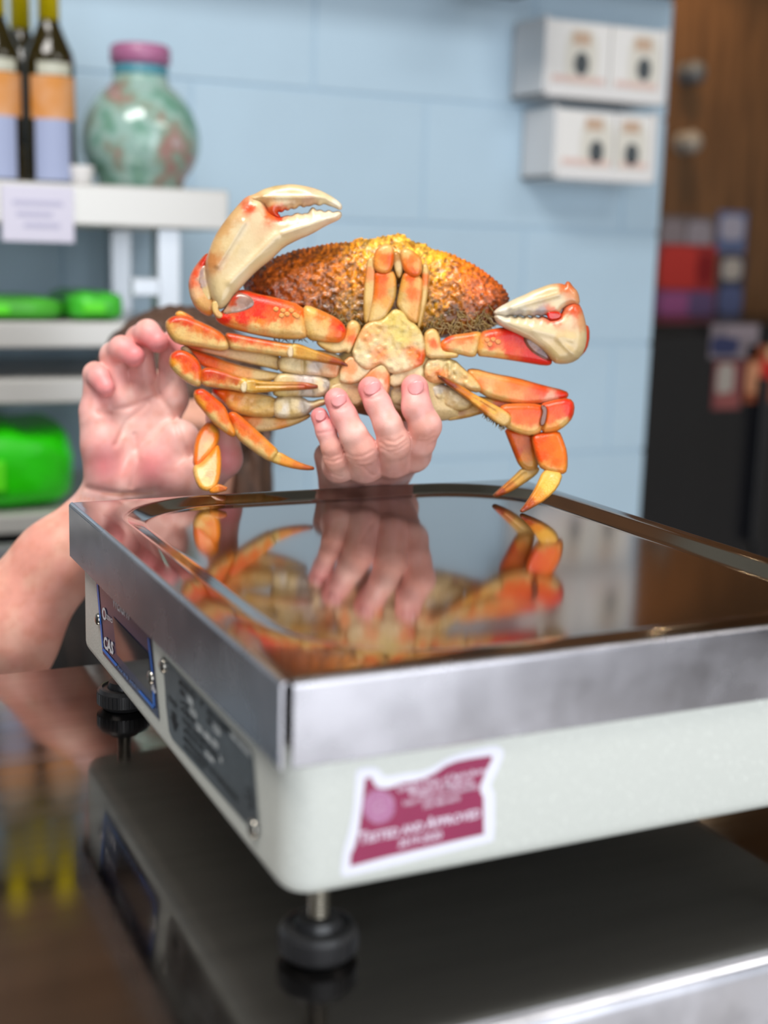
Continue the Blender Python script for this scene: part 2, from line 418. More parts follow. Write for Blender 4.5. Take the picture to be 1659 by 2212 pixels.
zt2 = on(100, 695, 1, SY0)[2]; zb2 = on(100, 752, 1, SY0)[2]; xr2 = on(285, 720, 1, SY0)[0]
zt3 = on(100, 818, 1, SY0)[2]; zb3 = on(100, 872, 1, SY0)[2]
zt4 = on(100, 1108, 1, SY0)[2]; zb4 = on(100, 1150, 1, SY0)[2]
px_ = on(373, 560, 1, SY0)[0]
shelf(px_ + 0.02, zt2, zb2); shelf(px_ + 0.02, zt3, zb3); shelf(px_ + 0.02, zt4, zb4)
for xx in (px_, -1.05):
    for yy in (SY0 + 0.032, SY1 - 0.032):
        MB().box((xx - 0.016, yy - 0.016, zb4), (xx + 0.016, yy + 0.016, zb1), 0.002).build('post', m_post, sh)
b0 = on(300, 640, 1, SY0)[2]; b1 = on(300, 600, 1, SY0)[2]
MB().box((on(285, 600, 1, SY0)[0], SY0, b0), (px_ - 0.017, SY0 + 0.012, b1), 0.002).build('brace', m_post, sh)

# paper price card clipped to the shelf edge
a = on(5, 520, 1, SY0 - 0.004); b = on(158, 405, 1, SY0 - 0.004)
pc = empty('paper_sign', ((a[0] + b[0]) / 2, SY0 - 0.004, a[2])); tag(pc, 'pale lavender paper card hanging from the top shelf edge', 'paper sign')
MB().box((a[0], SY0 - 0.005, a[2]), (b[0], SY0 - 0.003, b[2])).build('sheet', mat('lavender_paper', '#d2cfe0', rough=0.7), pc)
for i, (l, r_) in enumerate(((0.15, 0.85), (0.2, 0.7), (0.3, 0.8))):
    zz = b[2] - (b[2] - a[2]) * (0.35 + 0.2 * i)
    MB().box((a[0] + (b[0] - a[0]) * l, SY0 - 0.0055, zz), (a[0] + (b[0] - a[0]) * r_, SY0 - 0.005, zz + 0.006)).build('faint_print', mat('faint_ink', '#b6b4cc', rough=0.7), pc)

# wine bottles
m_glass = mat('dark_bottle_glass', '#14140c', rough=0.12, noise=0.6, nscale=6, color2='#3a2e08')
m_foil = mat('yellow_foil', '#e8cf00', rough=0.35)
m_label = mat('orange_label', '#c98338', rough=0.6, noise=0.5, nscale=30, color2='#cf9a70')
m_label2 = mat('pale_label', '#9aa4c4', rough=0.6)
m_silver = mat('silver_label', '#b8b8a8', rough=0.4)
m_gold = mat('gold_label', '#7d6428', rough=0.5)
def bottle(px, Y, rad, label, kind=0):
    c = on(px, 400, 1, Y); x = c[0]; zb = zt1
    r = empty('wine_bottle', (x, Y, zb)); tag(r, label, 'bottle', 'wine bottles on the top shelf')
    R = rad
    MB().lathe((x, Y, zb), [(R * 0.8, 0), (R, 0.006), (R, 0.150), (R * 0.93, 0.163), (R * 0.62, 0.184), (R * 0.42, 0.199), (R * 0.38, 0.22), (R * 0.38, 0.30), (R * 0.44, 0.302), (R * 0.44, 0.312), (R * 0.3, 0.313)], 36).build('glass', m_glass, r, smooth=True)
    MB().lathe((x, Y, zb), [(R * 0.415, 0.2025), (R * 0.43, 0.202), (R * 0.41, 0.3), (R * 0.47, 0.302), (R * 0.47, 0.314), (R * 0.3, 0.315)], 28).build('foil_capsule', m_foil, r, smooth=True)
    def band(z0, z1, m, nm, a0=-1.25, a1=1.25, rr=1.012):
        vs = []; fs = []; k = 24
        for i in range(k + 1):
            t = -math.pi / 2 + (a0 + (a1 - a0) * i / k) - 0.1
            vs += [(x + R * rr * math.cos(t), Y + R * rr * math.sin(t), zb + z0), (x + R * rr * math.cos(t), Y + R * rr * math.sin(t), zb + z1)]
        fs = [[2 * i, 2 * i + 2, 2 * i + 3, 2 * i + 1] for i in range(k)]
        obj(nm, vs, fs, m, r, smooth=True)
    if kind == 0:
        band(0.004, 0.080, m_label2, 'lower_label', -0.75, 0.75); band(0.080, 0.133, m_label, 'upper_label', -0.95, 1.2); band(0.134, 0.149, m_silver, 'neck_label', -0.6, 0.8)
    else:
        band(0.004, 0.05, m_gold, 'gold_label')
bottle(112, SY0 + 0.075, 0.0315, 'dark wine bottle with yellow foil and orange label beside the round jar')
bottle(-3, SY0 + 0.075, 0.0315, 'dark wine bottle cut by the left edge of the photo')
bottle(52, SY0 + 0.17, 0.0315, 'dark wine bottle with a gold label standing behind the other two', 1)

# round mottled glass jar
jc = on(305, 400, 1, SY0 + 0.11)
jr = empty('glass_jar', (jc[0], SY0 + 0.11, zt1)); tag(jr, 'round green mottled glass jar with a pink rim on the shelf', 'jar')
kj = 1.87 / FPX
m_jar = mat('mottled_glass', '#5f9a80', rough=0.12, noise=1, nscale=16, color2='#9fc4bc', coat=0.2, spec=0.6)
nt = m_jar.node_tree; rp = [n_ for n_ in nt.nodes if n_.type == 'VALTORGB'][0]; bs = nt.nodes['Principled BSDF']
rp.color_ramp.interpolation = 'EASE'
for pos, c in ((0.0, '#5f8268'), (0.40, '#6d9a88'), (0.50, '#9ab8b0'), (0.57, '#8a9c8c'), (0.63, '#a07a72'), (0.72, '#c2c8cc')):
    if pos == 0.0: e = rp.color_ramp.elements[0]; e.position = 0.3
    elif pos == 0.72: e = rp.color_ramp.elements[-1]; e.position = 0.74
    else: e = rp.color_ramp.elements.new(pos)
    e.color = (*lin(c), 1)
nt.links.new(rp.outputs[0], bs.inputs['Base Color'])
Rj = 0.079
JH = 0.885
prof = [(0.05, 0.0), (0.056, 0.0015)] + [(Rj * math.sin(t), JH * (0.070 - 0.086 * math.cos(t) * (0.9 if t < 1.57 else 1.12))) for t in np.linspace(0.86, 2.62, 18)] + [(0.037, 0.163 * JH), (0.034, 0.17 * JH)]
MB().lathe((jc[0], SY0 + 0.11, zt1), prof, 40).build('jar_body', m_jar, jr, smooth=True)
MB().lathe((jc[0], SY0 + 0.11, zt1 + 0.147), [(0.034, 0), (0.037, 0.003), (0.037, 0.013), (0.034, 0.014)], 36).build('neck_band', mat('teal_glass', '#4f8fa0', rough=0.2), jr, smooth=True)
MB().lathe((jc[0], SY0 + 0.11, zt1 + 0.161), [(0.035, 0), (0.040, 0.004), (0.040, 0.022), (0.036, 0.026), (0.03, 0.026), (0.03, 0.006), (0.0305, 0.001)], 36).build('rim', mat('pink_glass', '#a8688e', rough=0.35), jr, smooth=True)
cc = on(176, 385, 1, SY0 + 0.05)
cp = empty('white_cup', (cc[0], SY0 + 0.05, zt1)); tag(cp, 'tiny white cup between the bottle and the round jar', 'cup')
MB().lathe((cc[0], SY0 + 0.05, zt1), [(0.011, 0), (0.013, 0.002), (0.016, 0.022), (0.0165, 0.024), (0.014, 0.024), (0.011, 0.004), (0.002, 0.003)], 24).build('bowl', m_white, cp, smooth=True)

# green goods on the lower shelves
def sack(name, px0, py0, px1, py1, Y0, Y1, zb, color, label, cat, parts=True, jag=0.012, seed=1):
    a = on(px0, py1, 1, Y0); b = on(px1, py0, 1, Y0); x0, x1, z0, z1 = a[0], b[0], zb, b[2]
    r = empty(name, ((x0 + x1) / 2, (Y0 + Y1) / 2, zb)); tag(r, label, cat)
    n_ = 14; vs = []; fs = []
    rg = np.random.default_rng(seed); m_ = 10
    for j in range(m_ + 1):
        for i in range(n_ + 1):
            for k in (0, 1):
                pass
    bm = bmesh.new(); bmesh.ops.create_cube(bm, size=2)
    bmesh.ops.subdivide_edges(bm, edges=list(bm.edges), cuts=7, use_grid_fill=True)
    for v in bm.verts:
        q = np.array(v.co); s = np.sign(q) * np.abs(q)
        l = (np.abs(q) ** 5).sum() ** (1 / 5); q = q / max(l, 1e-6)
        nz = 0.5 + 0.5 * math.sin(9 * q[0] + seed) * math.cos(7 * q[2] + 2 * seed)
        cx = np.array([(x0 + x1) / 2, (Y0 + Y1) / 2, (z0 + z1) / 2]); hx = np.array([(x1 - x0) / 2, (Y1 - Y0) / 2, (z1 - z0) / 2])
        w = cx + q * hx
        w[2] = max(zb + 0.0005, w[2] - (jag * nz if q[2] > 0.3 else 0)); w[1] += jag * 0.6 * nz if q[1] < 0 else 0
        v.co = Vector(tuple(w))
    bm.verts.index_update()
    obj('bag', [v.co for v in bm.verts], [[v.index for v in f.verts] for f in bm.faces], mat(name + '_film', color, rough=0.3, noise=0.3, nscale=9, bump=0.6, bscale=25), r, smooth=True)
    bm.free()
    MB().box((x0 + 0.2 * (x1 - x0), Y0 - 0.002, z0 + 0.25 * (z1 - z0)), (x0 + 0.6 * (x1 - x0), Y0 + 0.012, z0 + 0.6 * (z1 - z0)), 0.003).build('label_patch', mat(name + '_patch', '#58e010', rough=0.4), r)
sack('green_bag', -250, 915, 178, 1110, SY0 + 0.01, SY0 + 0.26, zt4, '#2ae400', 'bulging bright green bag on the low shelf behind the arm', 'bag', seed=3)
sack('green_packet', -180, 640, 150, 690, SY0 + 0.01, SY0 + 0.2, zt2, '#56c43c', 'flat green packet on the middle shelf at the left edge', 'packet', jag=0.004, seed=2)
sack('green_packet', 155, 628, 278, 688, SY0 + 0.01, SY0 + 0.2, zt2, '#4ed23c', 'flat green packet nearest the post on the middle shelf', 'packet', jag=0.006, seed=5)
m_bin = mat('grey_cabinet', '#353437', rough=0.5, noise=0.1, nscale=5)
bn = empty('base_cabinet', (-0.6, 1.4, 0)); tag(bn, 'dark grey base cabinet under the green bag', 'cabinet')
cx1 = on(170, 1150, 1, SY0 - 0.06)[0]; cz1 = zb4 - 0.002
MB().box((-1.5, SY0 - 0.04, 0.08), (cx1, SY1, cz1 - 0.02), 0.003).build('carcass', m_bin, bn)
MB().box((-1.51, SY0 - 0.07, cz1 - 0.05), (cx1 + 0.01, SY0 - 0.041, cz1), 0.003).build('counter_slab', mat('grey_slab', '#77777c', rough=0.5), bn)
MB().box((-1.48, SY0 - 0.01, 0), (cx1 - 0.02, SY1, 0.08)).build('plinth', m_dark, bn)
for i in range(3):
    xa = -1.49 + i * (cx1 + 1.49) / 3
    d_ = MB().box((xa + 0.003, SY0 - 0.058, 0.09), (xa + (cx1 + 1.49) / 3 - 0.003, SY0 - 0.0405, cz1 - 0.03), 0.002).build('door', m_bin, bn)
    MB().box((xa + 0.02, SY0 - 0.075, cz1 - 0.16), (xa + 0.03, SY0 - 0.0585, cz1 - 0.06), 0.002).build('handle', m_post, d_)

# ------------------------------------------------------------------ steel table
ZTAB = 0.900
m_table = mat('table_steel', '#8f8b88', rough=0.11, metal=1.0, noise=0.15, nscale=14, rvar=0.05, stretch=(0.4, 4, 1))
m_tabedge = mat('table_edge_steel', '#d6d6de', rough=0.34, metal=1.0, noise=0.35, nscale=30, rvar=0.1)
TX0, TX1, TY0, TY1 = -0.95, 1.15, -0.047, 0.412
tb = empty('steel_table', ((TX0 + TX1) / 2, (TY0 + TY1) / 2, 0)); tag(tb, 'stainless steel counter table carrying the scale', 'table')
MB().box((TX0, TY0 + 0.006, ZTAB - 0.002), (TX1, TY1, ZTAB)).build('table_top', m_table, tb)
ed = []; fc = []; nseg = 8
prof = [(TY0 + 0.006, ZTAB)] + [(TY0 + 0.006 - 0.006 * math.sin(t), ZTAB - 0.006 + 0.006 * math.cos(t)) for t in np.linspace(0.2, math.pi / 2, nseg)] + [(TY0, ZTAB - 0.055), (TY0 + 0.012, ZTAB - 0.058), (TY0 + 0.012, ZTAB - 0.003)]
for x in (TX0, TX1):
    for y, z in prof: ed.append((x, y, z))
k = len(prof)
fc = [[i, i + 1, k + i + 1, k + i] for i in range(k - 1)]
obj('front_edge', ed, fc, m_tabedge, tb, smooth=False)
MB().box((TX0, TY1 - 0.012, ZTAB - 0.05), (TX1, TY1 - 0.0005, ZTAB - 0.0025), 0.001).build('back_edge', m_table, tb)
for x in (TX0 + 0.05, TX1 - 0.05):
    for y in (TY0 + 0.05, TY1 - 0.05):
        MB().tube([(x, y, 0.0), (x, y, ZTAB - 0.0025)], 0.019, 16).build('leg', m_post, tb)

# ------------------------------------------------------------------ the scale
L2, L1 = 0.3043, 0.350
m_pan = mat('polished_steel', '#a19994', rough=0.085, metal=1.0)
m_flange = mat('brushed_steel', '#bfbdc3', rough=0.25, metal=1.0, noise=0.16, nscale=35, rvar=0.09)
m_body = mat('speckled_cream_paint', '#dee1da', rough=0.45, noise=0.16, nscale=650, bump=0.25, bscale=700, thr=(0.28, 0.42))
nt = m_body.node_tree
m_blk = mat('black_plastic', '#101012', rough=0.35)
m_rubber = mat('black_rubber', '#29292b', rough=0.35, spec=0.5)
m_screw = mat('bright_screw', '#b9b4aa', rough=0.25, metal=1.0)
sc = empty('weighing_scale', (L2 / 2, L1 / 2, ZTAB)); tag(sc, 'cream bench scale with a polished steel platter on the steel table', 'scale')

def rrect(inset, r, n=14):
    a_ = min(1.0, max(0.0, (inset - BR) / 0.0063)) # rim a little wider at the front and left than at the back
    pts = []; x0, x1, y0, y1 = inset + 0.007 * a_, L2 - inset - 0.003 * a_, inset + 0.0035 * a_, L1 - inset + 0.004 * a_
    for cx, cy, a0 in ((x1 - r, y1 - r, 0), (x0 + r, y1 - r, 90), (x0 + r, y0 + r, 180), (x1 - r, y0 + r, 270)):
        for i in range(n):
            a = math.radians(a0 + 90 * i / (n - 1)); pts.append((cx + r * math.cos(a), cy + r * math.sin(a)))
    return pts
BR = 0.0022                                         # bend radius of the folded flange
PD = 0.0045
loops = [(BR, 0.0012, -0.0008), (0.0055, 0.045, -0.00038), (0.0085, 0.066, 0.0), (0.0095, 0.067, -0.00005), (0.0105, 0.067, -0.0002)]
for t in np.linspace(0.08, 0.92, 6): loops.append((0.0105 + 0.010 * t, 0.067 - 0.009 * t, -0.0002 - (PD - 0.0004) * t))
loops += [(0.0208, 0.0575, -PD + 0.0002), (0.0217, 0.0565, -PD + 0.00004), (0.0228, 0.0555, -PD), (0.0248, 0.054, -PD)]
vs = []; fs = []; n_ = 56
for ins, r, z in loops: vs += [(x, y, ZP + z) for x, y in rrect(ins, r)]
for j in range(len(loops) - 1):
    for i in range(n_):
        k = (i + 1) % n_; fs.append([j * n_ + i, j * n_ + k, (j + 1) * n_ + k, (j + 1) * n_ + i])
fs.append([(len(loops) - 1) * n_ + i for i in range(n_)])
pan = obj('platter', vs, fs, m_pan, sc, smooth=True); tag(pan, 'mirror polished shallow steel pan')
FH = 0.0332
def flange(side):
    prof = [(BR, -0.0008)] + [(BR - BR * math.sin(t), -0.0008 - BR + BR * math.cos(t)) for t in np.linspace(0.15, math.pi / 2, 7)] + [(0.0, -FH + 0.0006), (0.0006, -FH), (0.0013, -FH)]
    prof += [(0.0013, -0.0026), (BR + 0.0004, -0.0016)]
    ln = L1 if side in 'lr' else L2
    vs = []; g = 0.0009 if side in 'lr' else 0.0046
    for t in (g, ln - g):
        for d, z in prof:
            if side == 'l': vs.append((d, t, ZP + z))
            if side == 'r': vs.append((L2 - d, t, ZP + z))
            if side == 'f': vs.append((t, d, ZP + z))
            if side == 'b': vs.append((t, L1 - d, ZP + z))
    k = len(prof)
    fs = [[i, (i + 1) % k, k + (i + 1) % k, k + i] for i in range(k)] + [list(range(k)), list(range(k, 2 * k))]
    o = obj('platter_flange', vs, fs, m_flange, pan)
    bmx = bmesh.new(); bmx.from_mesh(o.data); bmesh.ops.recalc_face_normals(bmx, faces=bmx.faces); bmx.to_mesh(o.data); bmx.free()
for s_ in 'lrfb': flange(s_)

bm = bmesh.new(); bmesh.ops.create_cube(bm, size=1)
lo = np.array((0.0052, 0.0052, ZP - 0.0875)); hi = np.array((L2 - 0.0052, L1 - 0.0052, ZP - 0.0285))
for v in bm.verts: v.co = Vector(tuple((lo + hi) / 2 + np.array(v.co) * (hi - lo)))
ve = [e for e in bm.edges if abs(e.verts[0].co.z - e.verts[1].co.z) > 0.01]
bmesh.ops.bevel(bm, geom=ve, offset=0.013, segments=6, affect='EDGES', profile=0.5)
be = [e for e in bm.edges if e.verts[0].co.z < lo[2] + 1e-5 and e.verts[1].co.z < lo[2] + 1e-5]
bmesh.ops.bevel(bm, geom=be, offset=0.007, segments=5, affect='EDGES', profile=0.5)
bm.verts.index_update()
hs = obj('housing', [v.co for v in bm.verts], [[v.index for v in f.verts] for f in bm.faces], m_body, sc, smooth=True); bm.free()
tag(hs, 'speckled cream painted housing')
md = hs.modifiers.new('edge', 'EDGE_SPLIT'); md.split_angle = math.radians(40)
MB().box((0.012, 0.012, ZP - 0.0284), (L2 - 0.012, L1 - 0.012, ZP - 0.0125), 0.002).build('platter_support', m_blk, sc)
for x, y in ((0.011, 0.011), (L2 - 0.011, 0.011), (0.011, L1 - 0.011), (L2 - 0.011, L1 - 0.011)):
    MB().lathe((x, y, ZP - 0.0286), [(0.0045, 0), (0.0045, 0.004), (0.003, 0.0045), (0.003, 0.011), (0.0042, 0.0115), (0.0042, 0.0175)], 16).build('overload_stop', m_screw, sc)
for x, y in ((0.0255, 0.0235), (L2 - 0.034, 0.0235), (0.0255, L1 - 0.0235), (L2 - 0.0255, L1 - 0.0235)):
    f = MB().lathe((x, y, ZTAB + 0.0003), [(0.0120, 0), (0.0135, 0.0015), (0.0150, 0.003), (0.0152, 0.0105), (0.0140, 0.0125), (0.0125, 0.0130), (0.0120, 0.0118), (0.0095, 0.0122), (0.0085, 0.016), (0.006, 0.0165)], 64, flute=0.0).build('foot', m_rubber, sc)
    md = f.modifiers.new('edge', 'EDGE_SPLIT')
    gr = MB()
    for i in range(36):
        a = 2 * math.pi * i / 36; c, s2 = math.cos(a), math.sin(a)
        p = [(0.0149, -0.0006), (0.0157, -0.0003), (0.0157, 0.0003), (0.0149, 0.0006)]
        gr.prism([(x + c * r_ - s2 * t_, y + s2 * r_ + c * t_, ZTAB + 0.0036) for r_, t_ in p], (0, 0, 0.0066))
    gr.build('grip_ridges', m_rubber, f)
    th = [(0.0036, 0.0163)]
    for i in range(14): th += [(0.0041, 0.0165 + 0.0013 * i), (0.0035, 0.0171 + 0.0013 * i)]
    MB().lathe((x, y, ZTAB), th, 20).build('threaded_rod', m_screw, f, smooth=False)

# flat prints on the housing: helper that lays text between two photo points of a plane
def flat_poly(pts_px, ax, val, name, m, parent, smooth_n=0):
    p = np.array(pts_px, float)
    if smooth_n: p = chaikin(p, smooth_n)
    v = [on(q[0], q[1], ax, val) for q in p]
    o = obj(name, v, [list(range(len(v)))], m, parent)
    return o
def text(s, p0, p1, hpx, ax, val, name, m, parent, bold=0.0):
    """letters run from pixel p0 to p1 along the baseline; hpx = capital height in pixels"""
    a = on(*p0, ax, val); b = on(*p1, ax, val); c = on(p0[0], p0[1] - hpx, ax, val)
    cu = bpy.data.curves.new('t', 'FONT'); cu.body = s; cu.size = 1.0; cu.offset = bold; cu.resolution_u = 2
    to = bpy.data.objects.new('t', cu); COL.objects.link(to)
    dg = bpy.context.evaluated_depsgraph_get(); me = bpy.data.meshes.new_from_object(to.evaluated_get(dg))
    v = np.array([w.co for w in me.vertices]).reshape(-1, 3); F = [list(pp.vertices) for pp in me.polygons]
    bpy.data.objects.remove(to); bpy.data.curves.remove(cu); bpy.data.meshes.remove(me)
    x0, x1 = v[:, 0].min(), v[:, 0].max()
    ux = (b - a) / (x1 - x0); uz = np.array([0, 0, np.linalg.norm(c - a) / 0.70])
    w = a + np.outer(v[:, 0] - x0, ux) + np.outer(v[:, 1], uz)
    return obj(name, w, F, m, parent)

YS = 0.0052
def zs(p): return [(720 + x * 0.22905, 1590 + y * 0.22905) for x, y in p]
m_stw = mat('sticker_white', '#e6e6f2', rough=0.45); m_stm = mat('sticker_maroon', '#93204f', rough=0.4, noise=0.08, nscale=60)
m_stp = mat('sticker_pink_print', '#c79ab8', rough=0.45, noise=0.5, nscale=900, color2='#a04e80'); m_stt = mat('sticker_text', '#e2d4e4', rough=0.45)
stk = flat_poly(zs([(215, 330), (250, 305), (380, 290), (440, 320), (470, 380), (560, 375), (700, 345), (830, 335), (950, 290), (1060, 215), (1200, 160), (1400, 110), (1540, 88), (1600, 125), (1610, 180), (1570, 280), (1520, 390), (1482, 470), (1520, 520), (1525, 600), (1522, 985), (1480, 1000), (1000, 1115), (400, 1262), (110, 1330), (70, 1310), (75, 1230), (90, 1100), (110, 1030), (150, 900), (190, 700), (205, 500)]), 1, YS - 0.0002, 'inspection_sticker', m_stw, sc, 1)
tag(stk, 'maroon state shaped inspection sticker with white border')
flat_poly(zs([(300, 405), (350, 385), (370, 420), (400, 475), (450, 495), (540, 490), (650, 445), (760, 430), (860, 400), (960, 350), (1060, 280), (1160, 240), (1300, 212), (1490, 185), (1500, 215), (1440, 330), (1390, 460), (1385, 520), (1415, 580), (1420, 925), (1000, 1022), (500, 1140), (160, 1230), (165, 1120), (205, 1040), (240, 900), (265, 700), (290, 500)]), 1, YS - 0.0003, 'maroon_field', m_stm, stk)
seal = [(430 + 152 * math.cos(t), 665 + 158 * math.sin(t)) for t in np.linspace(0, 2 * math.pi, 40, endpoint=False)]
flat_poly(zs(seal), 1, YS - 0.0004, 'round_seal', m_stp, stk)
for i, r_ in enumerate((118, 92, 60)):
    ring = [(430 + r_ * math.cos(t), 665 + r_ * 1.04 * math.sin(t)) for t in np.linspace(0, 2 * math.pi, 40, endpoint=False)]
    flat_poly(zs(ring), 1, YS - 0.00046 - 0.00004 * i, 'seal_ring', (m_stm, m_stp, m_stp)[i] if i != 0 else mat('seal_mid', '#b06a96', rough=0.45), stk)
def stt(s, p0, p1, h, b=0.012): text(s, zs([p0])[0], zs([p1])[0], h * 0.22905, 1, YS - 0.0004, 'lettering', m_stt, stk, b)
stt('Oregon Dept. of Agriculture', (603, 530), (1432, 345), 58, 0.02)
stt('Weights & Measures', (710, 578), (1318, 440), 58, 0.02)
stt('http://oregon.gov/ODA/MSD', (660, 656), (1372, 492), 46)
stt('503-986-4670', (848, 686), (1192, 606), 46)
for s_, p0, p1, h in (('T', (240, 1018), (318, 1002), 108), ('ESTED', (322, 1002), (618, 940), 82), ('AND', (640, 932), (850, 886), 82), ('A', (870, 880), (965, 860), 108), ('PPROVED', (968, 858), (1388, 765), 82)):
    stt(s_, p0, p1, h, 0.03)
stt('2019-2020', (612, 1052), (1025, 962), 72, 0.025)

# display panel and rating plate on the left face
XS = 0.0052
m_navy = mat('navy_panel', '#1c2348', rough=0.22); m_bl = mat('blue_line', '#2c6fd0', rough=0.4); m_wt = mat('white_print', '#d6d6dc', rough=0.5)
m_lcd = mat('display_window', '#0b0908', rough=0.06, spec=0.6)
dp = flat_poly([(204, 1222), (222, 1412), (344, 1556), (322, 1340)], 0, XS - 0.0006, 'display_panel', m_navy, sc)
tag(dp, 'navy display panel with blue outline')
flat_poly([(243, 1331), (252, 1413), (328, 1502), (321, 1412)], 0, XS - 0.0009, 'display_window', m_lcd, dp)
def line(p, q, w, name='blue_line', m=m_bl, par=dp, off=0.0009):
    p = np.array(p, float); q = np.array(q, float); d = (q - p) / np.linalg.norm(q - p); nn = np.array([-d[1], d[0]]) * w / 2
    flat_poly([p + nn, q + nn, q - nn, p - nn], 0, XS - off, name, m, par)
line((210, 1262), (222, 1400), 3); line((222, 1402), (252, 1438), 5); line((320, 1378), (329, 1456), 3); line((331, 1490), (333, 1530), 4); line((300, 1492), (333, 1530), 5)
def tx(s, p0, p1, h, m=m_wt, par=dp, b=0.01, off=0.0010): return text(s, p0, p1, h, 0, XS - off, 'lettering', m, par, b)
tx('WEIGHT', (243, 1308), (281, 1341), 26, b=0.02); tx('ZERO', (230, 1336), (243, 1347), 9); tx('CAS', (224, 1398), (245, 1414), 24, b=0.04)
tx('MAX 30 lb  d=0.01 lb', (254, 1444), (300, 1496), 7, m=mat('blue_print', '#5f86c4', rough=0.5)); tx('lb', (327, 1489), (337, 1500), 14, b=0.03)
def ringp(cx, cy, rx, ry, name, m, par, off, n=24): return flat_poly([(cx + rx * math.cos(t), cy + ry * math.sin(t) + rx * 0.9 * math.cos(t)) for t in np.linspace(0, 2 * math.pi, n, endpoint=False)], 0, XS - off, name, m, par)
ringp(225, 1326, 4.5, 13, 'button_ring', m_wt, dp, 0.0010); ringp(225, 1326, 2.6, 8, 'button_centre', m_navy, dp, 0.0011)
def screw(px, py, par, r=0.0034):
    c = on(px, py, 0, XS)
    o = MB().lathe((XS - 0.0024, c[1], c[2]), [(r * 0.5, 0), (r * 0.9, 0.0006), (r, 0.0014), (r, 0.0023)], 20, axis=0).build('screw', m_screw, par, smooth=True)
screw(330, 1463, dp); screw(215, 1337, dp)
m_plate = mat('grey_plate', '#6a7074', rough=0.35, metal=0.5, noise=0.15, nscale=80)
rpo = flat_poly([(352, 1418), (358, 1520), (365, 1580), (372, 1596), (556, 1808), (560, 1800), (546, 1630), (540, 1618)], 0, XS - 0.0005, 'rating_plate', m_plate, sc)
tag(rpo, 'grey engraved rating plate')
m_ink = mat('black_print', '#0d0d0e', rough=0.5); m_lt = mat('pale_print', '#d4dadc', rough=0.5)
def zp(x, y): return (340 + x * 0.19447, 1400 + y * 0.19439)
def tp(s, p0, p1, h, m): tx(s, zp(*p0), zp(*p1), h * 1.15, m=m, par=rpo, b=0.03, off=0.0008)
tp('MODEL PD-1', (240, 400), (430, 580), 10, m_ink); tp('II', (468, 620), (500, 655), 10, m_ink); tp('SERIAL NUMBER', (545, 720), (800, 975), 10, m_ink); tp('0401602785', (810, 975), (1030, 1215), 11, m_lt)
tp('Max', (250, 500), (300, 545), 10, m_ink); tp('30lb', (330, 590), (395, 650), 13, m_lt); tp('Min', (550, 820), (600, 870), 10, m_ink); tp('0.2lb', (620, 900), (700, 985), 13, m_lt)
tp('e=d=', (258, 610), (345, 690), 9, m_ink); tp('0.01lb', (360, 715), (435, 790), 13, m_lt)
tp('POWER AC', (262, 700), (415, 860), 10, m_ink); tp('120V~ 60Hz 10W', (430, 895), (675, 1140), 13, m_lt)
tp('POWER CONSUMPTION MAX', (275, 815), (675, 1255), 10, m_ink); tp('7W', (690, 1260), (720, 1300), 12, m_lt)
tp('APPROVAL NO.', (285, 925), (520, 1165), 10, m_ink); tp('97-044', (530, 1200), (625, 1290), 11, m_lt)
tp('MADE IN KOREA BY CAS CORPORATION', (290, 1020), (885, 1720), 10, m_ink)
tp('PATENT PENDING', (288, 1110), (520, 1360), 8, m_ink)
tp('POWER', (118, 570), (215, 680), 9, m_ink)
flat_poly([zp(*q) for q in [(150, 690), (195, 735), (205, 815), (228, 850), (190, 930), (150, 780), (135, 745), (162, 765)]], 0, XS - 0.0008, 'arrow', m_ink, rpo)
ringp(*zp(1010, 1665), 8, 22, 'mark_ring', m_ink, rpo, 0.0008); ringp(*zp(1010, 1665), 6.6, 19, 'mark_centre', m_plate, rpo, 0.0009); tx('UL', zp(995, 1670), zp(1030, 1710), 14, m=m_ink, par=rpo, off=0.001)
screw(356, 1437, rpo, 0.0036); screw(551, 1789, rpo, 0.0038)
# ------------------------------------------------------------------ the crab
D0 = 0.830                                          # distance of the crab's belly plane from the lens
KP = D0 / FPX                                       # metres per photo pixel at that distance
def unp(P):                                         # (u, v, w) in pixel units -> world; w = towards the viewer
    P = np.asarray(P, float); d = D0 - P[:, 2] * KP
    r = FW[None] + np.outer((P[:, 0] - IMW / 2) / FPX, RT) - np.outer((P[:, 1] - IMH / 2) / FPX, UP)
    return CAM[None] + r * d[:, None]
Z1 = lambda p: [(340 + x * 0.30139, 380 + y * 0.30139) for x, y in p]
Z2 = lambda p: [(700 + x * 0.36166, 480 + y * 0.36166) for x, y in p]
Z3 = lambda p: [(340 + x * 0.26522, 650 + y * 0.26522) for x, y in p]
Z4 = lambda p: [(640 + x * 0.217, 760 + y * 0.217) for x, y in p]
ZM = {1: Z1, 2: Z2, 3: Z3, 4: Z4, 0: lambda p: list(p)}

m_shell = mat('crab_shell', '#ffffff', rough=0.34, vcol=True, noise=0.13, nscale=500, bump=0.35, bscale=900, coat=0.18, spec=0.4, sss=0.0, thr=(0.30, 0.5))
m_claw = mat('claw_shell', '#ffffff', rough=0.33, vcol=True, noise=0.10, nscale=120, bump=0.15, bscale=700, coat=0.25, thr=(0.3, 0.5))
m_memb = mat('joint_membrane', '#ffffff', rough=0.2, vcol=True, noise=0.15, nscale=300, bump=0.2, bscale=500, coat=0.5)
m_cara = mat('carapace_shell', '#ffffff', rough=0.35, vcol=True, noise=0.35, nscale=330, bump=1.0, bscale=420, coat=0.25, thr=(0.36, 0.56))

CREAM, CREAM2, PALE = '#dcc594', '#cbb27c', '#e2cfa6'
ORG, RED, DORG, YEL = '#e8731f', '#dd3a12', '#c9581a', '#d9a23a'
PINKC = '#e9b183'

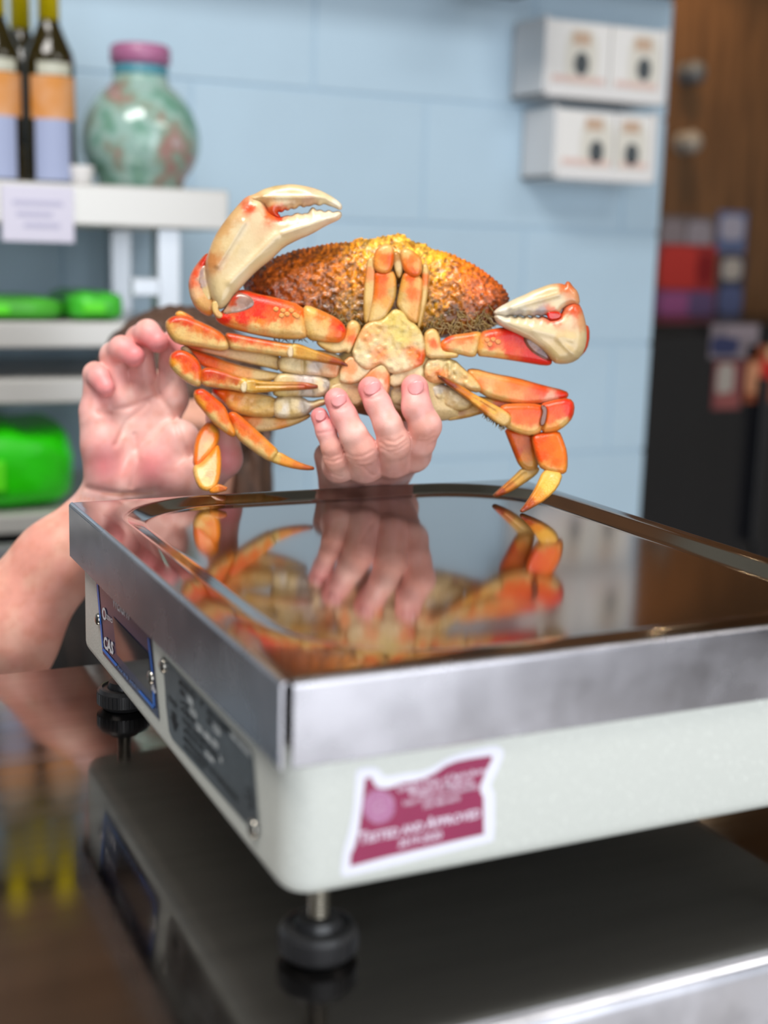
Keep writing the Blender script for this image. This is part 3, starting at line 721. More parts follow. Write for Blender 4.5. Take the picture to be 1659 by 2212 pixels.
def shade(uv, anchors, warp=6.0, seed=0, pw=4.0, ex=(1.0, 1.2, 1.28)):
    """blend of the colours pinned at the given photo points"""
    uu = uv[:, 0] + warp * (vnoise(uv[:, 0], uv[:, 1], 7, seed) - .5) * 2 + warp * .6 * (vnoise(uv[:, 0], uv[:, 1], 3, seed + 3) - .5) * 2
    vv = uv[:, 1] + warp * (vnoise(uv[:, 0], uv[:, 1], 7, seed + 1) - .5) * 2 + warp * .6 * (vnoise(uv[:, 0], uv[:, 1], 3, seed + 4) - .5) * 2
    num = np.zeros((len(uv), 3)); den = np.zeros(len(uv))
    for a in anchors:
        w = 1.0 / (((uu - a[0]) ** 2 + (vv - a[1]) ** 2) + 4.0) ** (pw / 2)
        num += w[:, None] * np.array(lin(a[2])) ** np.array(ex); den += w
    return num / den[:, None]

_seed = [0]
def piece(name, z, outline, w0, T, R, anchors, parent, m=None, gu=0.0, gv=0.0, h=2.6, nsm=1, bumps=0.0, warp=3.0, pw=3.8, ridge=None, grow=2.8, cgain=1.0, flat=0.5):
    """a solid shell plate: traced outline, rounded to both faces, at its own distance (w0, tilted by gu, gv)"""
    _seed[0] += 1; sd = _seed[0]
    poly = np.array(ZM[z](outline)); anchors = [(*ZM[z]([(a[0], a[1])])[0], a[2]) for a in anchors]
    if nsm: poly = chaikin(poly, nsm)
    cu, cv = poly.mean(0)
    lo = poly.min(0) - 2 * h; hi = poly.max(0) + 2 * h
    U = np.arange(lo[0], hi[0] + h, h); V = np.arange(lo[1], hi[1] + h, h)
    uu, vv = np.meshgrid(U, V, indexing='ij')
    s = -poly_sd(uu, vv, poly) + grow
    R = R * flat
    wc = gu * (uu - cu) + gv * (vv - cv)
    if bumps: wc = wc + bumps * (vnoise(uu, vv, 9, sd) - .5) * np.clip(s / 6, 0, 1)
    if ridge is not None:
        for (a, b, amp, wid) in ridge:
            a = np.array(ZM[z]([a])[0]); b = np.array(ZM[z]([b])[0]); e = b - a
            t = np.clip(((uu - a[0]) * e[0] + (vv - a[1]) * e[1]) / (e @ e), 0, 1)
            dd = (uu - a[0] - t * e[0]) ** 2 + (vv - a[1] - t * e[1]) ** 2
            wc = wc + amp * np.exp(-dd / wid ** 2)
    wr = T + 2 * h
    Wv = np.arange(wc.min() - wr, wc.max() + wr + h, h)
    g = np.sqrt((1 - np.minimum(s / R, 1))[:, :, None] ** 2 + ((Wv[None, None] - wc[:, :, None]) / T) ** 2) - 1
    vt, fc = surface_nets(g, (U[0], V[0], Wv[0]), h)
    ex = (1.05, 1.1, 1.08) if m is m_claw else (1.05, 1.1, 1.15) if m is m_cara else (1.0, 1.32, 1.5) if name not in ('sternum', 'breast_plate', 'leg_base', 'abdomen_flap', 'underbody') else (1.05, 1.12, 1.14)
    cols = shade(vt[:, :2], anchors, warp, sd, pw, ex)
    if m is m_cara:                                 # granular netted pattern of the shell
        nz = vnoise(vt[:, 0], vt[:, 1], 6.5, 31) * 0.6 + vnoise(vt[:, 0] + vt[:, 1] * .5, vt[:, 1], 3.6, 32) * 0.4
        cols = cols * (0.35 + 1.3 * np.clip(nz * 1.5 - 0.25, 0, 1))[:, None]
    cols = cols * cgain * (0.84 if m is m_claw else 0.92)
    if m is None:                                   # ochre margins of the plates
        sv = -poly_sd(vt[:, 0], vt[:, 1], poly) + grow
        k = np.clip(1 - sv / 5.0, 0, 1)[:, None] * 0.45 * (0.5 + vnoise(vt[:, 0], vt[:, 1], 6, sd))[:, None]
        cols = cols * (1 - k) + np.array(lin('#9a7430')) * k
    vt[:, 2] += w0
    o = obj(name, unp(vt), fc[:, ::-1], m or m_shell, parent, smooth=True, colors=cols)
    return o

cb = empty('crab', at(850, 905, D0)); tag(cb, 'orange and cream crab held belly forward above the platter', 'crab')

# --- carapace seen from below
ctop = [(528, 618), (533, 603), (551, 588), (569, 576), (596, 561), (617, 553), (641, 544), (671, 540), (702, 534), (732, 529), (762, 528), (774, 517), (786, 522), (804, 523), (822, 516), (845, 513), (865, 508), (877, 518), (895, 529), (912, 529), (931, 543), (975, 554), (1007, 569), (1036, 585), (1065, 607), (1085, 625), (1096, 650)]
tt = []
for i in range(len(ctop) - 1):
    a = np.array(ctop[i], float); b = np.array(ctop[i + 1], float); L = np.linalg.norm(b - a); n_ = max(1, int(L / 9))
    for k in range(n_):
        q = a + (b - a) * k / n_; nn = np.array([(b - a)[1], -(b - a)[0]]) / L
        tt.append(tuple(q)); tt.append(tuple(a + (b - a) * (k + .5) / n_ + nn * (3.6 + 2 * rng.random())))
outl = tt + [(1096, 650), (1091, 668), (1076, 697), (1044, 715), (989, 726), (917, 730), (800, 730), (740, 720), (690, 706), (620, 690), (560, 665), (536, 640)]
G1, G2, G3, G4 = '#c98a1c', '#a85a14', '#7a3510', '#8a3410'
piece('carapace', 0, outl, -42, 60, 120,
      [(545, 615, '#7a3a12'), (600, 590, '#96501a'), (660, 570, '#a65a18'), (720, 560, '#b86a18'), (770, 545, '#c98618'), (770, 600, '#b8761a'), (700, 620, '#9a5a14'), (640, 640, '#7a4012'), (580, 630, '#6b3410'), (800, 530, '#d0a040'), (760, 660, '#8a6424'), (700, 670, '#5f3a16'), (850, 600, '#6a4a1c'),
       (910, 545, '#cfa040'), (940, 580, '#d0901c'), (960, 630, '#b0701a'), (1000, 590, '#c06a14'), (1040, 610, '#b0581a'), (1080, 650, '#8a4416'), (1040, 660, '#8a4a14'), (980, 680, '#5c3a18'), (930, 660, '#9a7020'), (1000, 715, '#8a5a1c'), (1060, 690, '#6a3a14')],
      cb, m_cara, h=2.6, nsm=0, bumps=9, warp=14, pw=3.5, cgain=1.55)
# fringe of bristles under the carapace edge
hb = MB()
def bristles(n, u0, u1, v0, v1, w, ln, ang0, spread):
    for i in range(n):
        u = u0 + (u1 - u0) * rng.random(); v = v0 + (v1 - v0) * rng.random()
        a = ang0 + spread * (rng.random() - .5); l = ln * (0.6 + 0.8 * rng.random()); bnd = (rng.random() - .5) * 1.2
        p = []
        for k in range(4):
            t = k / 3; aa = a + bnd * t
            p.append((u + math.cos(aa) * l * t, v + math.sin(aa) * l * t, w + 6 * t + 6 * rng.random()))
        hb.tube(unp(p), [x * KP for x in (1.5, 1.3, 0.9, 0.3)], 4)
bristles(170, 690, 792, 650, 700, 8, 24, 1.9, 2.2); bristles(170, 915, 1062, 655, 715, 8, 24, 1.2, 2.2); bristles(70, 590, 720, 714, 734, -14, 11, 1.5, 1.6)
for i in range(26):
    t_ = i / 25; bristles(1, 1046 + 44 * t_, 1047 + 44 * t_, 892 + 31 * t_, 893 + 31 * t_, 38, 9, 2.1, 0.5)
o = hb.build('bristle_fringe', mat('bristle', '#94783f', rough=0.5, noise=0.5, nscale=200, color2='#6a5228'), cb); o['kind'] = 'stuff'

# --- mouth field and its paired plates
piece('mouth_field', 2, [(300, 120), (400, 95), (470, 95), (560, 150), (620, 240), (630, 420), (600, 640), (500, 640), (430, 600), (330, 620), (240, 640), (235, 480), (250, 260)], -34, 30, 40,
      [(270, 250, '#c9a046'), (430, 150, '#9a7a34'), (600, 250, '#d0a040'), (430, 420, '#3a2414'), (430, 300, '#8a6a40'), (300, 600, '#7a5a2a'), (560, 600, '#7a5a2a')], cb, bumps=4)
mx = piece('mouth_plate', 2, [(308, 300), (350, 305), (405, 290), (424, 330), (427, 400), (420, 460), (395, 515), (355, 580), (275, 602), (268, 585), (298, 450), (304, 360)], 32, 13, 20,
      [(350, 330, ORG), (345, 420, '#e2843c'), (330, 540, CREAM), (410, 420, CREAM2), (410, 340, '#e6b070'), (300, 560, CREAM), (375, 480, '#dcae6a')], cb)
piece('palp_tip', 2, [(310, 175), (340, 145), (385, 135), (410, 155), (414, 200), (405, 270), (380, 300), (345, 302), (308, 285), (296, 240)], 36, 14, 22, [(350, 220, '#f08a3a'), (380, 150, '#ecc08a'), (330, 285, '#eeb070'), (395, 220, '#e8772a'), (310, 240, '#eaa864')], mx)
piece('outer_palp', 2, [(262, 225), (288, 212), (302, 250), (301, 400), (291, 500), (268, 590), (246, 605), (240, 520), (245, 400), (257, 300)], 26, 11, 12, [(280, 240, CREAM), (275, 300, '#eaa57c'), (270, 400, CREAM), (255, 560, CREAM2)], mx)
mx = piece('mouth_plate', 2, [(478, 310), (500, 300), (530, 325), (580, 325), (586, 420), (572, 500), (560, 590), (545, 602), (500, 578), (455, 520), (438, 490), (452, 420), (464, 360)], 32, 13, 20,
      [(510, 340, ORG), (520, 420, '#e2843c'), (540, 540, '#dcb27a'), (465, 440, CREAM2), (480, 360, '#dcae6a'), (480, 510, CREAM), (570, 360, '#ecb880')], cb)
piece('palp_tip', 2, [(458, 175), (490, 158), (540, 185), (577, 220), (582, 270), (570, 317), (530, 322), (490, 302), (468, 250)], 36, 14, 22, [(520, 230, '#f08a3a'), (480, 180, '#ecc08a'), (560, 260, '#e8b07a'), (530, 300, '#e67a30')], mx)
piece('outer_palp', 2, [(588, 260), (612, 248), (622, 300), (614, 420), (602, 500), (582, 592), (565, 635), (556, 612), (570, 500), (585, 400)], 26, 11, 12, [(605, 280, CREAM), (600, 330, '#e8915c'), (590, 430, CREAM), (575, 560, CREAM2)], mx)
piece('mandible', 2, [(412, 190), (430, 180), (455, 195), (470, 250), (462, 310), (446, 335), (430, 300), (418, 250)], 26, 10, 12, [(430, 210, '#b89868'), (450, 270, '#e0cfa8'), (445, 320, '#c8b080')], cb)

# --- sternum and abdomen flap
piece('underbody', 2, [(40, 880), (100, 780), (220, 640), (560, 640), (640, 760), (700, 960), (840, 1150), (700, 1185), (500, 1190), (200, 1140), (20, 1080), (-20, 1000)], -8, 40, 60, [(100, 900, CREAM2), (600, 900, CREAM2), (400, 1050, '#8a6a3c'), (300, 1150, '#7a5a34'), (750, 1150, CREAM), (60, 1040, CREAM2)], cb)
st = piece('sternum', 2, [(240, 625), (272, 602), (350, 592), (398, 545), (425, 522), (470, 540), (500, 592), (540, 612), (572, 650), (592, 700), (602, 780), (592, 840), (560, 860), (480, 892), (400, 905), (360, 850), (330, 840), (290, 870), (240, 880), (165, 800), (200, 700)], 40, 10, 22,
      [(300, 640, '#e0b878'), (260, 690, '#e8a468'), (400, 570, '#d8c070'), (460, 680, '#d8c478'), (540, 640, '#d9bf7c'), (335, 785, '#ea9a62'), (320, 770, '#e8a878'), (400, 740, '#dfc890'), (300, 720, CREAM), (210, 740, CREAM), (530, 790, '#ea9050'), (585, 805, '#e0601c'), (480, 830, PALE), (400, 850, PALE), (230, 800, PALE), (580, 720, CREAM)], cb, bumps=5)
piece('breast_plate', 2, [(104, 870), (118, 838), (165, 800), (250, 850), (300, 856), (250, 915), (190, 962), (100, 955), (96, 920)], 34, 9, 14, [(160, 880, '#ee9a60'), (150, 930, '#eab080'), (230, 880, PALE), (110, 940, PALE), (200, 930, PALE)], st)
piece('breast_plate', 2, [(396, 905), (480, 893), (560, 855), (584, 842), (590, 900), (582, 935), (480, 970), (396, 985)], 34, 9, 14, [(450, 930, PALE), (560, 880, '#e2d0a4'), (500, 960, '#cfae80')], st)
piece('breast_plate', 2, [(396, 985), (480, 972), (590, 940), (640, 1000), (600, 1080), (480, 1110), (396, 1080)], 24, 9, 14, [(450, 1000, CREAM), (560, 980, CREAM), (500, 1090, '#8a6a44')], st)
piece('breast_plate', 2, [(30, 990), (90, 955), (180, 965), (240, 1000), (230, 1090), (120, 1100), (40, 1050)], 24, 9, 14, [(100, 980, CREAM), (180, 1020, '#dcb484'), (120, 1080, '#9a7a50')], st)
piece('abdomen_flap', 2, [(350, 846), (378, 880), (391, 925), (386, 1005), (350, 1110), (250, 1100), (215, 980), (260, 905), (300, 868)], 37, 10, 18, [(350, 870, CREAM), (345, 920, '#e9a070'), (330, 950, '#e8d0b8'), (375, 940, '#e07a3c'), (300, 930, '#e88a4c'), (300, 1050, '#c8a070')], cb)

# --- left claw
la = piece('claw_arm', 1, [(555, 838), (600, 822), (650, 828), (700, 850), (850, 880), (1040, 935), (1056, 1020), (1072, 1120), (1065, 1162), (900, 1166), (700, 1132), (540, 1088), (470, 1062), (428, 1030), (424, 1004), (455, 985), (500, 940), (530, 880)], 30, 26, 44,
      [(660, 850, '#d84a1c'), (740, 900, RED), (850, 920, '#e85a18'), (960, 960, '#e8702a'), (480, 1015, '#dc3a14'), (600, 1020, RED), (720, 1000, '#e23c12'), (850, 1000, '#e8722c'), (960, 1010, '#e88a48'), (1030, 980, '#e07a30'), (560, 1060, '#e0a060'), (700, 1085, CREAM), (850, 1080, CREAM), (1000, 1080, CREAM), (1040, 1040, '#dcb47c'), (900, 1150, CREAM2), (720, 1045, '#e2903c')], cb, warp=6)
piece('joint_membrane', 1, [(468, 990), (500, 940), (545, 862), (580, 840), (650, 855), (702, 892), (702, 932), (650, 968), (560, 992)], 44, 14, 22, [(600, 900, '#a39a98'), (560, 960, '#b5aaa4'), (680, 920, '#8d8684'), (530, 880, '#c03818'), (540, 910, '#b06048'), (500, 970, '#c0a898')], la, m_memb)
for (x, y) in ((850, 955), (900, 965), (890, 1000), (930, 990), (960, 965), (985, 995), (1000, 1005)):
    piece('pale_tubercle', 1, [(x - 17, y), (x, y - 13), (x + 17, y), (x, y + 13)], 53, 5, 4, [(x, y, '#f0b478')], la, h=1.5)
piece('arm_base', 1, [(1050, 950), (1075, 932), (1180, 975), (1290, 1028), (1348, 1090), (1346, 1155), (1310, 1192), (1260, 1192), (1170, 1184), (1078, 1165), (1064, 1100), (1045, 1030)], 32, 22, 36,
      [(1090, 970, '#e6c080'), (1180, 1000, '#e88a40'), (1270, 1050, '#e0682c'), (1320, 1080, '#d8301a'), (1290, 1140, '#e87a2c'), (1250, 1170, '#e89a50'), (1100, 1080, CREAM), (1180, 1120, CREAM), (1200, 1060, '#e2bc84'), (1100, 1150, CREAM2)], la)
piece('arm_root', 1, [(1350, 1245), (1372, 1272), (1405, 1210), (1452, 1110), (1442, 1060), (1402, 1038), (1368, 1062), (1358, 1130), (1310, 1195), (1240, 1195), (1150, 1185), (1150, 1205), (1220, 1252), (1290, 1268)], 30, 14, 16, [(1400, 1060, CREAM), (1402, 1155, '#ea7a30'), (1400, 1120, '#e6a060'), (1300, 1230, PALE), (1200, 1215, CREAM), (1440, 1110, CREAM2), (1360, 1250, PALE)], la)
cp_ = piece('claw_palm', 1, [(345, 640), (370, 560), (410, 450), (480, 340), (560, 240), (650, 145), (690, 160), (745, 178), (778, 230), (795, 262), (850, 292), (885, 305), (930, 288), (960, 296), (1000, 268), (1035, 285), (1060, 272), (1080, 280), (1100, 245), (1115, 228), (1140, 258), (1165, 245), (1200, 268), (1230, 248), (1255, 272), (1285, 258), (1312, 262), (1314, 290), (1290, 312), (1200, 352), (1100, 412), (1000, 452), (900, 505), (850, 556), (800, 602), (720, 662), (640, 742), (590, 800), (550, 840), (520, 900), (470, 945), (432, 948), (410, 900), (390, 860), (365, 760)], 34, 30, 52,
      [(400, 520, '#d8b27a'), (380, 590, '#c88a50'), (470, 370, '#cfa46a'), (560, 260, '#d8b27c'), (670, 220, '#e0551c'), (700, 200, '#e0c898'), (520, 500, CREAM), (600, 400, PALE), (720, 300, PALE), (640, 560, PALE), (560, 700, PALE), (480, 800, CREAM), (460, 900, CREAM), (820, 280, '#e06a2c'), (880, 300, '#d84a1c'), (900, 330, PALE), (850, 420, PALE), (1000, 340, PALE), (1100, 330, '#e8d8b4'), (1250, 290, '#ecdcc0'), (900, 480, CREAM), (720, 620, CREAM)], la, m_claw, nsm=1, warp=4,
      ridge=[((430, 640), (620, 330), 5, 7), ((520, 760), (850, 430), 4, 9), ((900, 410), (1250, 300), 4, 6)])
piece('claw_finger', 1, [(655, 152), (700, 138), (760, 104), (800, 92), (850, 78), (900, 74), (950, 66), (1050, 78), (1150, 104), (1230, 144), (1290, 184), (1318, 215), (1312, 240), (1280, 222), (1250, 212), (1225, 205), (1195, 190), (1160, 210), (1130, 192), (1090, 212), (1065, 208), (1050, 222), (1020, 200), (985, 235), (955, 222), (935, 245), (915, 228), (890, 258), (870, 242), (850, 265), (882, 297), (850, 292), (800, 267), (783, 220), (765, 192), (720, 180), (680, 180)], 36, 22, 34,
      [(700, 160, '#dcb884'), (800, 180, '#e0b07a'), (830, 250, '#dd5a20'), (870, 280, '#d8401a'), (800, 120, CREAM), (900, 140, PALE), (1000, 120, CREAM), (1000, 190, '#d8b488'), (1080, 190, '#cfa888'), (1200, 150, PALE), (1300, 215, '#ece0c8'), (850, 90, CREAM2)], cp_, m_claw, nsm=1, warp=3, ridge=[((760, 150), (1200, 150), 4, 6)])
lw = piece('wrist_segment', 1, [(300, 622), (335, 580), (358, 560), (376, 575), (352, 640), (350, 700), (372, 780), (395, 870), (432, 930), (405, 982), (370, 1002), (300, 962), (250, 892), (230, 800), (234, 740), (258, 680)], 14, 26, 34,
      [(335, 600, '#c83a14'), (270, 700, '#e06a4c'), (245, 760, '#e88a70'), (250, 850, '#ecc8a8'), (300, 930, '#dcb98a'), (370, 985, '#d8a060'), (340, 940, '#cfae80'), (355, 580, '#b8481c'), (300, 720, '#c9b8a8')], la)
piece('joint_membrane', 1, [(276, 720), (310, 655), (345, 640), (352, 740), (388, 860), (372, 905), (310, 850), (276, 790)], 30, 10, 14, [(300, 760, '#b9b0b0'), (340, 700, '#cfc0a8'), (350, 850, '#d8c8a0'), (310, 700, '#a8a0a4')], lw, m_memb)
piece('hinge_knob', 1, [(398, 905), (430, 900), (440, 925), (425, 960), (470, 1000), (445, 1020), (410, 990), (395, 945)], 46, 8, 8, [(420, 930, CREAM), (450, 1000, '#d8b890')], lw, h=1.8)

# --- right claw
ra = piece('claw_arm', 2, [(935, 662), (1000, 645), (1080, 633), (1150, 638), (1195, 660), (1230, 700), (1290, 745), (1350, 815), (1357, 845), (1320, 852), (1200, 832), (1100, 816), (1000, 802), (905, 792)], 26, 22, 34,
      [(1000, 690, '#dc4a18'), (1100, 680, '#d8240c'), (1170, 680, '#d0200c'), (1250, 800, '#d62a0e'), (1340, 840, '#d83010'), (1100, 760, '#e0501c'), (1000, 740, '#e06a30'), (980, 715, '#f0a070'), (950, 780, CREAM), (1050, 795, '#e0b880'), (1000, 780, CREAM), (930, 740, '#e2b070')], cb)
piece('joint_membrane', 2, [(1185, 690), (1230, 680), (1290, 712), (1340, 780), (1350, 828), (1290, 805), (1225, 762)], 40, 12, 16, [(1230, 710, '#7a6660'), (1300, 780, '#5a4440'), (1270, 740, '#8a7468'), (1320, 750, '#a03018')], ra, m_memb)
for (x, y) in ((975, 705), (1010, 700), (990, 730), (1040, 715)):
    piece('pale_tubercle', 2, [(x - 14, y), (x, y - 11), (x + 14, y), (x, y + 11)], 45, 5, 4, [(x, y, '#f0a878')], ra, h=1.5)
piece('arm_base', 2, [(695, 722), (740, 690), (775, 678), (850, 670), (932, 655), (938, 690), (907, 792), (880, 802), (800, 782), (740, 772), (700, 770)], 27, 18, 24,
      [(720, 740, '#e6884c'), (760, 730, '#e6b484'), (740, 700, '#d8502c'), (820, 700, '#e09058'), (850, 740, '#e2b98a'), (900, 760, CREAM), (920, 690, '#d8b070'), (800, 770, CREAM), (870, 690, '#e0803c')], ra)
piece('arm_root', 2, [(600, 672), (625, 645), (660, 640), (686, 680), (694, 740), (715, 772), (780, 778), (800, 790), (790, 805), (700, 808), (612, 808), (600, 760)], 30, 14, 18, [(650, 720, '#ec7a34'), (640, 670, CREAM), (610, 750, CREAM), (680, 790, PALE), (760, 795, CREAM), (675, 690, CREAM)], ra)
rw = piece('wrist_segment', 2, [(1500, 640), (1555, 615), (1580, 630), (1578, 720), (1548, 782), (1480, 830), (1400, 835), (1420, 740)], -6, 26, 24, [(1570, 680, '#d82c10'), (1560, 630, '#e0501c'), (1540, 770, '#d8441c'), (1480, 820, CREAM2)], ra)
rp_ = piece('claw_palm', 2, [(1018, 552), (1036, 600), (1100, 637), (1180, 672), (1260, 722), (1320, 772), (1365, 822), (1392, 842), (1470, 838), (1530, 802), (1562, 722), (1562, 632), (1542, 540), (1514, 485), (1488, 478), (1440, 500), (1425, 540), (1400, 572), (1345, 582), (1300, 562), (1280, 580), (1255, 562), (1235, 580), (1210, 562), (1190, 580), (1165, 560), (1140, 576), (1115, 556), (1090, 570), (1060, 554)], 40, 30, 46,
      [(1060, 590, '#e8dcc4'), (1150, 620, PALE), (1250, 660, PALE), (1370, 570, '#d8481c'), (1420, 550, '#d85a24'), (1490, 525, '#e0602c'), (1450, 580, PALE), (1350, 640, PALE), (1450, 700, CREAM), (1400, 780, CREAM2), (1480, 800, '#c8b284'), (1540, 700, CREAM), (1550, 590, '#d8a070')], ra, m_claw, nsm=1, warp=4, ridge=[((1250, 640), (1480, 700), 4, 9), ((1400, 700), (1500, 800), 3, 6)])
piece('claw_finger', 2, [(1014, 546), (1040, 518), (1110, 480), (1160, 455), (1200, 440), (1250, 414), (1290, 400), (1330, 384), (1370, 374), (1420, 372), (1440, 388), (1455, 352), (1482, 390), (1512, 420), (1524, 490), (1482, 484), (1422, 506), (1402, 542), (1345, 560), (1320, 546), (1295, 556), (1270, 546), (1245, 560), (1220, 546), (1195, 560), (1170, 544), (1145, 556), (1115, 544), (1085, 556), (1050, 548)], 44, 22, 30,
      [(1050, 535, '#ece2cc'), (1150, 500, '#e6dab8'), (1250, 470, PALE), (1350, 430, CREAM), (1400, 480, PALE), (1450, 380, '#d87840'), (1500, 440, '#d89868'), (1350, 545, '#d86a34'), (1300, 545, '#a89c98'), (1150, 548, '#b8b0a8'), (1500, 480, '#dca070')], rp_, m_claw, nsm=1, warp=3, ridge=[((1120, 510), (1400, 430), 4, 7)])
piece('joint_membrane', 2, [(1335, 545), (1350, 535), (1400, 540), (1415, 555), (1395, 575), (1345, 578)], 58, 7, 6, [(1350, 555, '#d82c10'), (1400, 550, '#c8401c')], rp_, m_memb, h=1.8)

# --- walking legs, left side (root in behind, folded back in front)
g = piece('walking_leg', 3, [(215, 345), (400, 372), (560, 385), (980, 425), (1005, 565), (900, 535), (700, 492), (450, 432), (240, 378)], 0, 14, 18, [(300, 370, '#d8785c'), (450, 410, '#e0b8a0'), (700, 460, '#e6cfae'), (900, 500, PALE), (980, 500, CREAM)], cb)
piece('leg_base', 3, [(980, 470), (1100, 425), (1300, 402), (1450, 430), (1505, 490), (1485, 600), (1470, 632), (1300, 604), (1180, 604), (1040, 578), (993, 562)], 14, 20, 24, [(1020, 520, CREAM), (1100, 540, '#e4d0a4'), (1180, 500, CREAM2), (1290, 520, '#d8ccc0'), (1250, 450, CREAM), (1430, 540, '#ec9a60'), (1380, 580, '#e8c098'), (1460, 480, PALE)], g, ridge=[((1185, 480), (1190, 600), -4, 4), ((1260, 470), (1330, 600), -4, 5)])
piece('carpus', 3, [(65, 185), (108, 140), (170, 125), (230, 130), (330, 170), (450, 225), (530, 270), (582, 350), (572, 388), (520, 402), (430, 387), (300, 362), (160, 345), (100, 285)], 26, 20, 26,
      [(130, 160, '#c8481c'), (250, 170, '#cf5a24'), (380, 230, '#d4662c'), (500, 300, '#d8783a'), (100, 210, '#dcb27a'), (200, 245, CREAM), (320, 300, CREAM), (450, 350, CREAM), (540, 370, CREAM), (150, 310, CREAM2), (350, 240, '#d88a48')], g, warp=4)
piece('leg_joint', 3, [(150, 105), (185, 85), (240, 112), (310, 155), (230, 140), (160, 130)], 8, 10, 10, [(180, 95, '#e0b060'), (280, 140, ORG)], g)
piece('propodus', 3, [(550, 265), (620, 270), (760, 300), (900, 325), (1060, 355), (1098, 350), (1112, 400), (1080, 452), (1000, 442), (860, 422), (700, 402), (600, 388), (594, 350)], 32, 17, 22,
      [(620, 300, '#d05a28'), (760, 330, '#d8642c'), (900, 350, '#d86a30'), (1030, 375, '#d88a3c'), (620, 370, CREAM), (760, 385, CREAM), (900, 410, CREAM), (1020, 425, CREAM), (1085, 400, '#d8c080')], g, warp=3)
piece('dactyl', 3, [(1075, 400), (1098, 352), (1160, 360), (1250, 398), (1400, 448), (1500, 485), (1562, 532), (1510, 522), (1400, 503), (1250, 478), (1130, 462), (1085, 447)], 36, 12, 14, [(1090, 400, '#e0cc90'), (1150, 400, '#c8a04a'), (1250, 440, '#c8a85c'), (1350, 465, '#b08434'), (1450, 490, '#9a5a1c'), (1540, 522, '#6a2410')], g, nsm=1)
piece('dactyl_collar', 3, [(1062, 420), (1075, 380), (1095, 372), (1100, 420), (1092, 455), (1070, 450)], 46, 7, 6, [(1080, 420, '#e0d4bc')], g, h=1.8)

g = piece('walking_leg', 3, [(215, 388), (260, 400), (400, 440), (560, 500), (700, 540), (900, 580), (1012, 600), (960, 642), (800, 654), (680, 645), (540, 595), (400, 542), (330, 502)], 4, 15, 18,
      [(260, 410, '#c85a38'), (350, 450, '#e0683c'), (430, 500, '#e87a40'), (560, 540, '#ec9a60'), (420, 460, '#e0602c'), (700, 600, '#ecb88a'), (850, 620, PALE), (960, 620, CREAM)], cb)
piece('leg_base', 3, [(960, 622), (1012, 588), (1150, 602), (1300, 612), (1392, 640), (1416, 690), (1380, 762), (1300, 782), (1180, 772), (1000, 782), (938, 752)], 14, 20, 24, [(1000, 660, CREAM), (1000, 750, '#d8c080'), (1100, 740, CREAM2), (1220, 650, '#d8ccc4'), (1210, 740, '#c8c0b0'), (1320, 700, '#e6d0a8'), (1390, 680, '#b8b0a4')], g, ridge=[((1170, 610), (1160, 770), -4, 5), ((1250, 620), (1260, 780), -4, 4), ((1340, 630), (1390, 740), -3, 4)])
piece('leg_joint', 3, [(190, 385), (225, 372), (260, 400), (330, 480), (350, 530), (300, 480), (230, 420)], 14, 10, 8, [(220, 390, '#c8b8a0'), (300, 460, '#8a6a64')], g, m_memb)
piece('carpus', 3, [(104, 460), (130, 425), (180, 405), (232, 417), (300, 460), (342, 520), (362, 600), (352, 682), (320, 694), (220, 642), (140, 572), (104, 520)], 28, 20, 26,
      [(150, 440, '#d8501c'), (230, 470, '#e0601c'), (310, 540, '#d85a20'), (335, 610, '#e08030'), (115, 500, '#e8a850'), (160, 560, '#e0c890'), (250, 630, CREAM), (320, 680, CREAM), (240, 550, '#e8762c')], g)
piece('propodus', 3, [(365, 562), (420, 550), (540, 580), (650, 620), (742, 642), (730, 690), (702, 742), (650, 722), (500, 702), (365, 682), (360, 620)], 32, 16, 20,
      [(420, 590, '#c85018'), (520, 620, '#b8501c'), (640, 650, '#b86a24'), (400, 640, '#d0681c'), (520, 660, '#d07a28'), (400, 680, CREAM), (520, 695, CREAM), (640, 715, CREAM), (720, 680, '#d8c070')], g, warp=3)
piece('dactyl', 3, [(690, 700), (718, 650), (780, 640), (832, 663), (1000, 668), (1200, 668), (1332, 700), (1200, 716), (1000, 724), (850, 738), (730, 743)], 36, 13, 14, [(720, 700, '#d8c68c'), (800, 680, '#c0a048'), (950, 690, '#c0a050'), (1100, 692, '#b08434'), (1200, 695, '#a85a1c'), (1310, 700, '#7a2c10')], g, nsm=1, ridge=[((800, 690), (1200, 690), -3, 3)])
piece('dactyl_collar', 3, [(682, 700), (700, 668), (722, 660), (722, 710), (712, 740), (690, 735)], 46, 7, 6, [(700, 700, '#e0d6bc')], g, h=1.8)

g = piece('walking_leg', 3, [(430, 722), (520, 718), (700, 740), (850, 765), (950, 790), (1003, 850), (962, 932), (840, 944), (700, 924), (600, 892), (540, 812)], 10, 20, 28,
      [(450, 730, '#d83a14'), (540, 760, '#ec7a30'), (640, 780, '#eaa060'), (600, 850, '#e8b478'), (750, 800, '#ecc28c'), (850, 850, CREAM), (720, 900, '#d8b478'), (900, 800, CREAM), (960, 850, CREAM2), (860, 930, CREAM2)], cb, bumps=3)
piece('leg_base', 3, [(945, 800), (1050, 780), (1180, 790), (1240, 832), (1350, 800), (1385, 832), (1265, 872), (1232, 912), (1150, 944), (1000, 954), (945, 922)], 16, 19, 24, [(1000, 870, CREAM), (1030, 880, '#d8d0c0'), (1100, 830, PALE), (1200, 860, '#b8b0a4'), (1120, 920, CREAM2), (1320, 830, CREAM)], g, ridge=[((1180, 800), (1190, 910), -4, 5), ((1060, 800), (1080, 930), -4, 5)])
